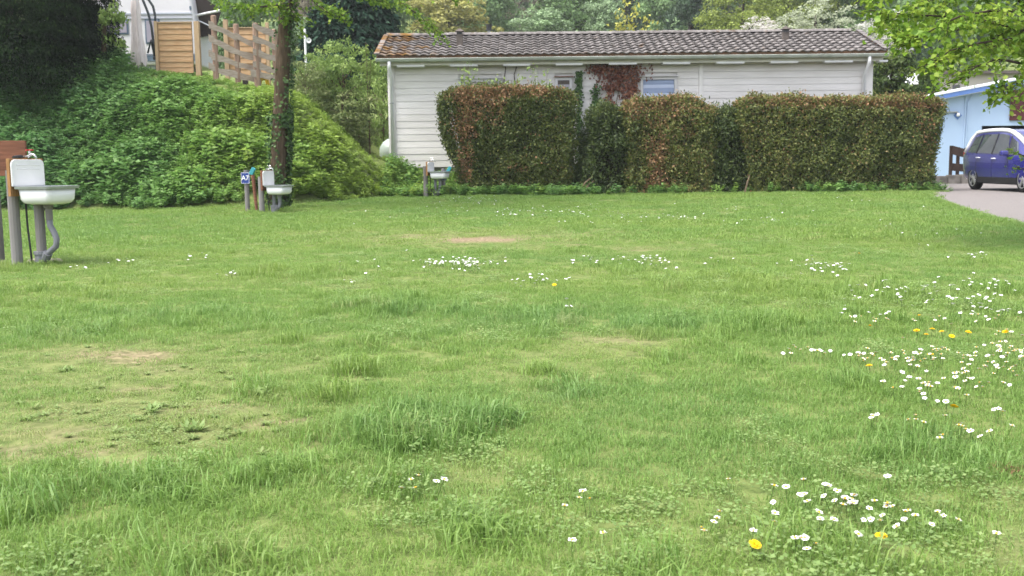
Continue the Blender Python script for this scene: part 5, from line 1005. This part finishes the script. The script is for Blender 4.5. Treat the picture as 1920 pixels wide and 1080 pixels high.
GP = [blades('turf_tuft', 105, .11, (.022, .055), (.0017, .0032), (.2, 1.2), 300 + k) for k in range(4)] + \
     [blades('long_tuft', 60, .08, (.06, .135), (.0025, .0046), (.3, 1.2), 310 + k, tl=(.15, .85)) for k in range(3)] + \
     [rosette('clover_patch', 60, .09, (.009, .016), (.008, .035), 320 + k) for k in range(2)] + \
     [blades('mossy_turf', 90, .10, (.010, .028), (.002, .004), (.3, 1.3), 330 + k, tl=(.4, 1)) for k in range(2)] + \
     [blades('far_turf', 110, .24, (.03, .07), (.005, .009), (.2, .9), 340 + k) for k in range(3)] + \
     [weed('broad_weed', 16, 350)]
tufts = proto_set(GP)
HT_ = math.tan(math.atan(960 / F)) * 1.0
def lawn_points(y0, y1, dens):
    n = int(dens * .53 * (y1 ** 2 - y0 ** 2) * 1.35); y = np.sqrt(rng.uniform(y0 ** 2, y1 ** 2, n)); x = rng.uniform(-1, 1, n) * (.60 * y + .5); ok = (x < road_left(y) + .02); return x[ok], y[ok]
parts = []
for y0, y1, dens, far in ((1.9, 5, 210, 0), (5, 9, 150, 0), (9, 14, 85, 0), (14, 20, 26, 1), (20, 31, 24, 1)):
    x, y = lawn_points(y0, y1, dens); toe = np.interp(x, *TOE); ok = (y < toe + .25) & ((y < 28.6) | (x < -2)); x, y = x[ok], y[ok]; n = len(x)
    br, dr, lu = fields(x, y); nz = vnoise(x, y, .9, 51); nz2 = vnoise(x, y, 2.7, 52); nz3 = vnoise(x, y, .35, 53); lush_n = sstep((nz * .6 + nz2 * .4 - .56) / .2) * .6 * (1 - dr)
    lu = np.maximum(lu, lush_n * .7); keep = rng.random(n) > np.clip(br * 1.0, 0, .97); dr = np.clip(dr + .25 * (nz2 - .5) * (dr > .05), 0, 1)
    u = rng.random(n); idx = rng.integers(0, 4, n) if not far else rng.integers(11, 14, n)
    if not far:
        idx = np.where(u < lu * .42, rng.integers(4, 7, n), idx); idx = np.where((u > 1 - .85 * dr) & (lu < .5), rng.integers(9, 11, n), idx)
        cl = vnoise(x, y, 1.6, 57); idx = np.where((cl > .66) & (rng.random(n) < .22), rng.integers(7, 9, n), idx)
    sc = rng.uniform(.75, 1.25, n) * (1 + .35 * lu - .35 * dr); zsc = sc * (1 + .12 * lu + .5 * (nz2 - .5) - .3 * dr)
    tone = np.clip(.52 + .55 * (nz - .5) + .35 * (nz3 - .5) - .28 * lu + .2 * dr + .1 * rng.normal(size=n), 0, 1); dry = np.clip(.55 * dr * rng.random(n) + .25 * br + np.where(rng.random(n) < .04, .35, 0), 0, .8)
    P = np.stack([x, y, hgt(x, y)], -1); rot = np.stack([rng.normal(0, .12, n), rng.normal(0, .12, n), rng.uniform(0, 6.28, n)], -1); S = np.stack([sc, sc, zsc], -1); parts.append([a[keep] for a in (P, rot, S, idx, tone, dry)])
# named tufts and weeds
sp = [(480, 738, 14, .85), (370, 812, 14, .75), (655, 700, 5, 1.8), (290, 775, 14, .7), (120, 700, 14, .6), (1000, 700, 5, 1.2), (620, 745, 5, 1.6), (540, 640, 5, 1.2)]
for px, py, ii, s in sp:
    c = gnd(np.array(float(px)), np.array(float(py)))
    for k in range(2 if ii == 14 else 3):
        x, y = c[0] + rng.normal(0, .03), c[1] + rng.normal(0, .03); parts.append([np.array([[x, y, G(x, y)]]), np.array([[0, 0, rng.uniform(0, 6.28)]]), np.array([[s, s, s]]), np.array([ii]), np.array([.7]), np.array([0.])])
for px, py in zip(rng.normal(300, 190, 150), rng.normal(745, 60, 150)):
    if px < -20 or py > 870 or py < 640: continue
    c = gnd(np.array(px), np.array(py)); s = rng.uniform(.25, .6); parts.append([c[None], np.array([[0, 0, rng.uniform(0, 6.28)]]), np.array([[s, s, s * .7]]), np.array([14 if rng.random() < .6 else rng.integers(7, 9)]), np.array([rng.random()]), np.array([.5 * rng.random()])])
P, rot, S, idx, tone, dry = [np.concatenate([p[k] for p in parts]) for k in range(6)]
scatter('grass', 'short uneven spring grass of the open lawn', P, rot, S, idx, {'tone': tone, 'dry': dry}, tufts)

# nettles and goutweed on the bank, grass on its sunny shoulder
def nettle_mesh(name, seed, h, tiers, size):
    rg = np.random.default_rng(seed); P, D, Nn, L_ = [], [], [], []
    for st_ in range(4):
        bx, by = rg.normal(0, .09, 2); hh = h * rg.uniform(.7, 1.1); lx, ly = rg.normal(0, .08, 2)
        for t in range(tiers):
            u = (t + 1) / tiers; z = hh * (.25 + .75 * u); a0 = rg.uniform(0, 6.28) + t * 1.57; tl_ = rg.normal(0, .3, 2)
            for s in range(3): a = a0 + s * 2.094 + rg.normal(0, .2); P.append((bx + lx * u, by + ly * u, z)); D.append((math.cos(a), math.sin(a), .15 + rg.normal(0, .2) - .25 * u * 0)); Nn.append((.3 * math.cos(a) + tl_[0] + rg.normal(0, .2), .3 * math.sin(a) - .35 + tl_[1] + rg.normal(0, .2), 1)); L_.append(size * rg.uniform(.7, 1.15) * (1.15 - .35 * u))
    V, T = leaves(np.array(P), np.array(D), np.array(Nn), np.array(L_), np.array(L_) * .62, .1); return npmesh(name, V, T, np.repeat(rg.random(len(P)), 2), 'nettle')
NP = [nettle_mesh('nettle_clump', 400 + k, .40, 4, .135) for k in range(5)] + [blades('bank_grass', 70, .16, (.10, .26), (.005, .009), (.3, 1.1), 410 + k, tl=(.4, 1)) for k in range(2)]
npro = proto_set(NP)
n = 15000; x = rng.uniform(-16.5, -2.3, n); y = rng.uniform(23.4, 31, n); toe = np.interp(x, *TOE); t = (y - toe); ok = (t > .02 + .95 * (vnoise(x, y, 1.3, 61) - .5) + .4 * (vnoise(x, y, 4., 62) - .5)) & ((x < -3.7) | (y < 30.8)); x, y, t = x[ok], y[ok], t[ok]; n = len(x)
px, py = proj(np.stack([x, y, hgt(x, y)], -1))
gz_ = (px > 545) & (px < 720) & (np.abs((py - 215) - (px - 545) * .62 - 40 * (vnoise(x, y, 1.2, 66) - .5)) < 26 * vnoise(x, y, .9, 67)) & (rng.random(n) < .75)     # open grassy strip on the shoulder
gz_ |= (px > 400) & (px < 520) & (py < 172) & (rng.random(n) < .7)
keep = (rng.random(n) < np.where(gz_, 1, .9)) & ~((t < .9) & (px > 380) & (px < 500) & (rng.random(n) < .5)); tone = np.clip(.18 + (px - 180) / 520 + .35 * (vnoise(x, y, .8, 63) - .5) + .08 * rng.normal(size=n) + .15 * np.clip((230 - py) / 100, -.5, 1) * (px > 250), 0, 1)  # tone: yellower growth at right, plus painted tree shade left and light upper right
idx = np.where(gz_, rng.integers(5, 7, n), rng.integers(0, 5, n)); s = rng.uniform(.7, 1.2, n) * np.where(gz_, .8, 1) * (.55 + .45 * sstep((t + .2) / .8)) * (.5 + .95 * vnoise(x, y, 1.7, 68)) * (1 - .62 * sstep((y - 27.3) / 1.2) * (px > 225))
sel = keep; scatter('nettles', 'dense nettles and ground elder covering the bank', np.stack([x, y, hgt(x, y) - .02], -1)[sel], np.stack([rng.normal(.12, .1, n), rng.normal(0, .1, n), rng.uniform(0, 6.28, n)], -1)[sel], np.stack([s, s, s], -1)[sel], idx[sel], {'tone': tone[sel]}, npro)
# weeds at the foot of the hedges and between bank and house
n = 1500; x = np.concatenate([rng.uniform(-3.6, 12.0, n), rng.uniform(-3.6, -1.2, 500), rng.uniform(1.4, 2.2, 120)]); y = np.concatenate([28.25 + .22 * rng.normal(size=n), rng.uniform(28.4, 30.8, 500), rng.uniform(28.2, 30, 120)]); n = len(x)
pr_ = vnoise(x, y * .3, .9, 70); keep = (rng.random(n) < np.where(x < 2.4, .75, .03 + .3 * (pr_ > .62))) ; s = rng.uniform(.35, .85, n) * np.where((x < -1) & (y > 28.9), 1.15, 1); tone = np.clip(.35 + .3 * rng.normal(size=n) * .6 + np.where(x < -1.5, .25, 0), 0, 1)
scatter('weeds', 'leafy weeds along the hedge foot and house corner', np.stack([x, y, hgt(x, y) - .02], -1)[keep], np.stack([0 * x, 0 * x, rng.uniform(0, 6.28, n)], -1)[keep], np.stack([s, s, s], -1)[keep], rng.integers(0, 5, n)[keep], {'tone': tone[keep]}, npro)
# long grass strip along hedge foot, lane edge, posts, and behind the kerb
X_, Y_ = [], []
for k in range(700): X_.append(rng.uniform(-2.3, 12.0)); Y_.append(28.05 + .12 * rng.normal())
for k in range(500): yy = rng.uniform(12, 28); X_.append(float(road_left(yy)) - abs(rng.normal(0, .1))); Y_.append(yy)
for k in range(120): X_.append(rng.uniform(13.8, 18)); Y_.append(rng.uniform(36.2, 38.5))
for px, py in ((495, 404), (510, 404), (810, 374), (826, 376), (60, 494), (15, 497), (40, 495), (480, 398), (465, 388), (75, 497)):
    c = gnd(np.array(float(px)), np.array(float(py)))
    for k in range(14): X_.append(c[0] + rng.normal(0, .10)); Y_.append(c[1] - .03 + rng.normal(0, .06))
x, y = np.array(X_), np.array(Y_); n = len(x); s = rng.uniform(.25, .6, n) * np.where(y < 13, .8, 1); scatter('long_grass', 'longer grass fringe along hedge foot, posts and lane edge', np.stack([x, y, hgt(x, y)], -1), np.stack([0 * x, 0 * x, rng.uniform(0, 6.28, n)], -1), np.stack([s, s, s], -1), rng.integers(5, 7, n), {'tone': np.clip(.45 + .2 * rng.normal(size=n), 0, 1)}, npro)
q = gnd(np.array(1898.), np.array(884.)); cl_ = blades('dry_clod', 160, .075, (.02, .06), (.003, .006), (.6, 1.6), 420, mat='dry_turf'); tag(link('turf_clod', cl_, None, None, tuple(q)), 'clod of dead brown turf at the right edge of the lawn', 'turf')

# ------------------------------------------------------------------ daisies and dandelions
def z5(l): return [(1300 + a / 3.097, 860 + b_ / 3.097) for a, b_ in l]
near = z5([(225, 236), (440, 237), (550, 245), (598, 272), (652, 257), (757, 228), (768, 247), (742, 243), (493, 315), (670, 318), (682, 322), (816, 292), (850, 287), (805, 310), (822, 337), (885, 330), (925, 312), (937, 297), (845, 367), (868, 353), (904, 353), (945, 350), (968, 338), (985, 357), (948, 369), (925, 384), (1063, 357), (1140, 372), (1152, 358), (1128, 409), (1134, 186), (1072, 424), (1074, 448), (945, 426), (962, 434), (1190, 416), (1222, 411), (1243, 420), (1262, 430), (1300, 458), (1335, 462), (1437, 440), (1433, 460), (1497, 436), (1256, 497), (785, 447), (660, 418), (88, 441), (137, 473), (127, 407), (43, 516), (63, 540), (320, 515), (443, 443), (440, 467), (633, 539), (600, 580), (700, 577), (633, 607), (671, 622), (900, 549), (1733, 575), (719, 436)])
midl = [(640 + a / 3, 720 + b_ / 3) for a, b_ in ((330, 658), (405, 647), (438, 648), (458, 622), (517, 620), (540, 641), (1313, 738), (1375, 737), (1405, 727), (1230, 785), (1460, 975), (1303, 1000))]
knot = [(1400 + a / 3.6, 460 + b_ / 3.6) for a, b_ in ((240, 776), (260, 760), (300, 735), (294, 745), (300, 778), (398, 722), (402, 768), (446, 745), (460, 752), (455, 768), (475, 762), (515, 755), (560, 766), (525, 797))]
def cloud(l): 
    o = []
    for cx, cy, sx, sy, n_ in l: o += [(cx + rng.normal(0, sx), cy + rng.normal(0, sy)) for _ in range(n_)]
    return sorted(o, key=lambda q_: -q_[1])
right = cloud([(1635, 680, 30, 8, 18), (1690, 690, 30, 12, 16), (1760, 678, 40, 10, 22), (1880, 665, 30, 16, 34), (1900, 690, 20, 12, 14), (1800, 710, 50, 12, 24), (1720, 745, 30, 12, 13), (1850, 730, 40, 14, 14), (1790, 765, 40, 18, 8)])
lowr = cloud([(1820, 828, 30, 8, 11), (1650, 802, 20, 3, 3), (1725, 808, 14, 6, 4), (1870, 790, 14, 6, 3)])
upr = cloud([(1640, 605, 22, 8, 9), (1600, 595, 14, 9, 8), (1690, 552, 55, 9, 30), (1800, 575, 50, 10, 28), (1865, 600, 34, 12, 26), (1840, 543, 50, 8, 24), (1740, 615, 50, 8, 8)])
farp = cloud([(1545, 508, 30, 8, 40), (1820, 488, 18, 4, 12), (858, 502, 34, 5, 95), (1120, 498, 32, 4, 14), (1215, 496, 26, 4, 34), (1005, 533, 26, 8, 22), (1062, 585, 8, 2, 4), (648, 538, 8, 2, 4), (895, 377, 30, 4, 55), (1050, 400, 42, 4, 60), (960, 403, 14, 3, 16), (1180, 408, 30, 3, 14), (1270, 411, 24, 3, 16), (1430, 418, 26, 3, 22), (845, 394, 30, 6, 16), (150, 513, 20, 3, 5), (420, 522, 15, 4, 6), (240, 498, 20, 4, 7), (385, 492, 20, 3, 7), (700, 500, 40, 10, 6), (1330, 505, 60, 10, 10), (1000, 410, 250, 12, 40), (1500, 400, 130, 12, 22), (1780, 430, 70, 25, 22), (1560, 375, 80, 4, 12)])
GL = [(near, 'white daisy in the loose drift at the lower right corner', 'daisies at the lower right'), (midl, 'white daisy in the two small rows at the lower middle', 'daisies at the lower middle'), (knot, 'white daisy in the compact knot left of the right hand drift', 'daisies in the compact knot'),
      (lowr, 'white daisy in the sparse group below the right hand drift', 'daisies below the drift'), (right, 'white daisy in the dense drift at the right edge of the lawn', 'daisies in the right drift'), (upr, 'white daisy in the scattered band above the right hand drift', 'daisies above the drift')]
def daisy_meshes(seed):
    rg = np.random.default_rng(seed); n = 13; pet = MB(); r0, r1 = .003, .0115; h = rg.uniform(.045, .06)
    pet.tube([(0, 0, -.02), (.003, 0, h * .5), (0, 0, h)], .0009, 4, cap=False, mi=1)
    for k in range(n):
        a = 2 * math.pi * k / n + rg.normal(0, .05); w_ = .0029; ca, sa = math.cos(a), math.sin(a); up_ = rg.normal(.0015, .001)
        pet.add([(r0 * ca - w_ * .5 * sa, r0 * sa + w_ * .5 * ca, h), (r0 * ca + w_ * .5 * sa, r0 * sa - w_ * .5 * ca, h), (r1 * .8 * ca + w_ * sa, r1 * .8 * sa - w_ * ca, h + up_), (r1 * ca, r1 * sa, h + up_), (r1 * .8 * ca - w_ * sa, r1 * .8 * sa + w_ * ca, h + up_)], [(0, 1, 2, 3, 4)], 0)
    ctr = MB(); ctr.lathe([(.0042, h - .001), (.0038, h + .0018), (.002, h + .003), (0, h + .0032)], n=8)
    return pet.mesh('daisy', ('petal', 'stem_green')), ctr.mesh('daisy_disc', ('disc_yellow',))
DM = [daisy_meshes(500 + k) for k in range(4)]
def upright(): return (random.gauss(.12, .22), random.gauss(0, .22), random.uniform(0, 6.28))
cnt = 0; rest = []
def drift_label(lb, grp, p):
    px, py = proj(p)
    if grp == 'daisies in the right drift':
        a = 'left end' if px < 1665 else ('left half' if px < 1740 else ('middle' if px < 1800 else ('right half' if px < 1860 else 'thick right edge'))); b = 'upper' if py < 695 else 'lower'
        return 'white daisy in the %s fringe at the %s of the dense right drift' % (b, a), 'daisy', 'daisies at the %s %s of the right drift' % (b, a)
    if grp == 'daisies at the lower right':
        a = 'in the tight cluster behind the second dandelion' if 1555 < px < 1640 and py < 1000 else ('trailing right of the tight cluster' if px >= 1640 else ('around the nearest dandelion' if px < 1470 and py > 975 else ('in the back row left of the tight cluster' if py < 975 else 'in the near row between the two dandelions')))
        return 'white daisy %s at the lower right' % a, 'daisy', 'daisies ' + a
    return lb, 'daisy', grp
for lst, lb, grp in GL:
    pts = np.array(lst); pts = pts[(pts[:, 0] < 1935)]; pos = gnd(pts[:, 0], pts[:, 1] + 6)
    for p in pos:
        if p[0] > road_left(p[1]) - .1: continue
        if cnt >= 296: rest.append(p); continue
        pm_, dm_ = random.choice(DM); o = tag(link('daisy', pm_, None, None, tuple(p), upright()), *drift_label(lb, grp, p)); s = random.uniform(.8, 1.25); o.scale = (s, s, random.uniform(1.05, 1.5)); cnt += 1
        d = link('flower_centre', dm_, None, o)
fp_ = np.array(farp); pos = np.concatenate([gnd(fp_[:, 0], fp_[:, 1] + 2)] + ([np.array(rest)] if rest else [])); pos = pos[(pos[:, 0] < road_left(pos[:, 1]) - .1) & (pos[:, 1] < 27.9)]
FD = proto_set([d[0] for d in DM]); n = len(pos); s = rng.uniform(1.0, 1.5, n)
scatter('daisies', 'tiny white daisies speckling the far lawn', pos, np.stack([rng.normal(.12, .2, n), rng.normal(0, .2, n), rng.uniform(0, 6.28, n)], -1), np.stack([s, s, s * 1.15], -1), rng.integers(0, 4, n), {'tone': s}, FD)
def dand_mesh(seed):
    rg = np.random.default_rng(seed); mb = MB(); h = .05; mb.tube([(0, 0, -.02), (0, 0, h)], .0016, 5, mi=1)
    for ring, (r1, up_, n) in enumerate(((.019, .002, 20), (.014, .005, 16), (.008, .008, 10))):
        for k in range(n): a = 2 * math.pi * (k + .5 * ring) / n + rg.normal(0, .06); ca, sa = math.cos(a), math.sin(a); w_ = .0022; mb.add([(.002 * ca - w_ * .4 * sa, .002 * sa + w_ * .4 * ca, h + .001 * ring), (.002 * ca + w_ * .4 * sa, .002 * sa - w_ * .4 * ca, h + .001 * ring), (r1 * ca + w_ * sa, r1 * sa - w_ * ca, h + up_), (r1 * ca - w_ * sa, r1 * sa + w_ * ca, h + up_)], [(0, 1, 2, 3)], 0)
    return mb.mesh('dandelion', ('dandelion', 'stem_green'))
dm = [dand_mesh(600), dand_mesh(601)]
DL = [(1406, 1038, 'large yellow dandelion nearest the camera among the corner daisies'), (1651, 1025, 'yellow dandelion behind the nearest one among the corner daisies'), (1785, 777, 'lone yellow dandelion below the dense daisy drift')]
DL += [(1400 + a / 3.6, 460 + b_ / 3.6, l) for a, b_, l in ((758, 65, 'lone yellow dandelion farthest back on the right lawn'), (827, 570, 'yellow dandelion touching two daisies left of the dandelion row'), (1152, 608, 'big yellow dandelion at the left of the dandelion row'), (1376, 636, 'brightest yellow dandelion in the row above the daisy drift'), (835, 853, 'yellow dandelion below the left end of the daisy drift'), (1245, 776, 'yellow dandelion inside the middle of the daisy drift'), (1173, 500, 'half closed orange dandelion above the dandelion row'), (1755, 613, 'small yellow dandelion near the right edge daisies'))]
DL += [(1400 + a / 3.6, 460 + b_ / 3.6, 'small yellow dandelion in the loose row above the daisy drift') for a, b_ in ((1208, 632), (1247, 600), (1322, 609), (1482, 619))] + [(1040, 538, 'lone yellow dandelion in the small daisy patch at mid lawn')]
for px, py, lb in DL:
    p = gnd(np.array(float(px)), np.array(float(py) + 5)); o = tag(link('dandelion', random.choice(dm), None, None, tuple(p), upright()), lb, 'dandelion', 'dandelions on the lawn'); s = random.uniform(.8, 1.05); o.scale = (s, s, s)

# ------------------------------------------------------------------ thin valley haze over the whole place
hm = bpy.data.materials.new('haze_air'); hm.use_nodes = True; hn = hm.node_tree; hn.nodes.remove(hn.nodes['Principled BSDF'])
pv = hn.nodes.new('ShaderNodeVolumePrincipled'); pv.inputs['Color'].default_value = (.93, .96, 1, 1); pv.inputs['Density'].default_value = .0005; pv.inputs['Anisotropy'].default_value = .2
hn.links.new(pv.outputs[0], hn.nodes['Material Output'].inputs['Volume']); M['haze_air'] = hm
mb = MB(); mb.box((0, 390, 40), (850, 1030, 90)); tag(mb.build('haze', 'haze_air'), 'thin pale spring haze in the air', kind='stuff')
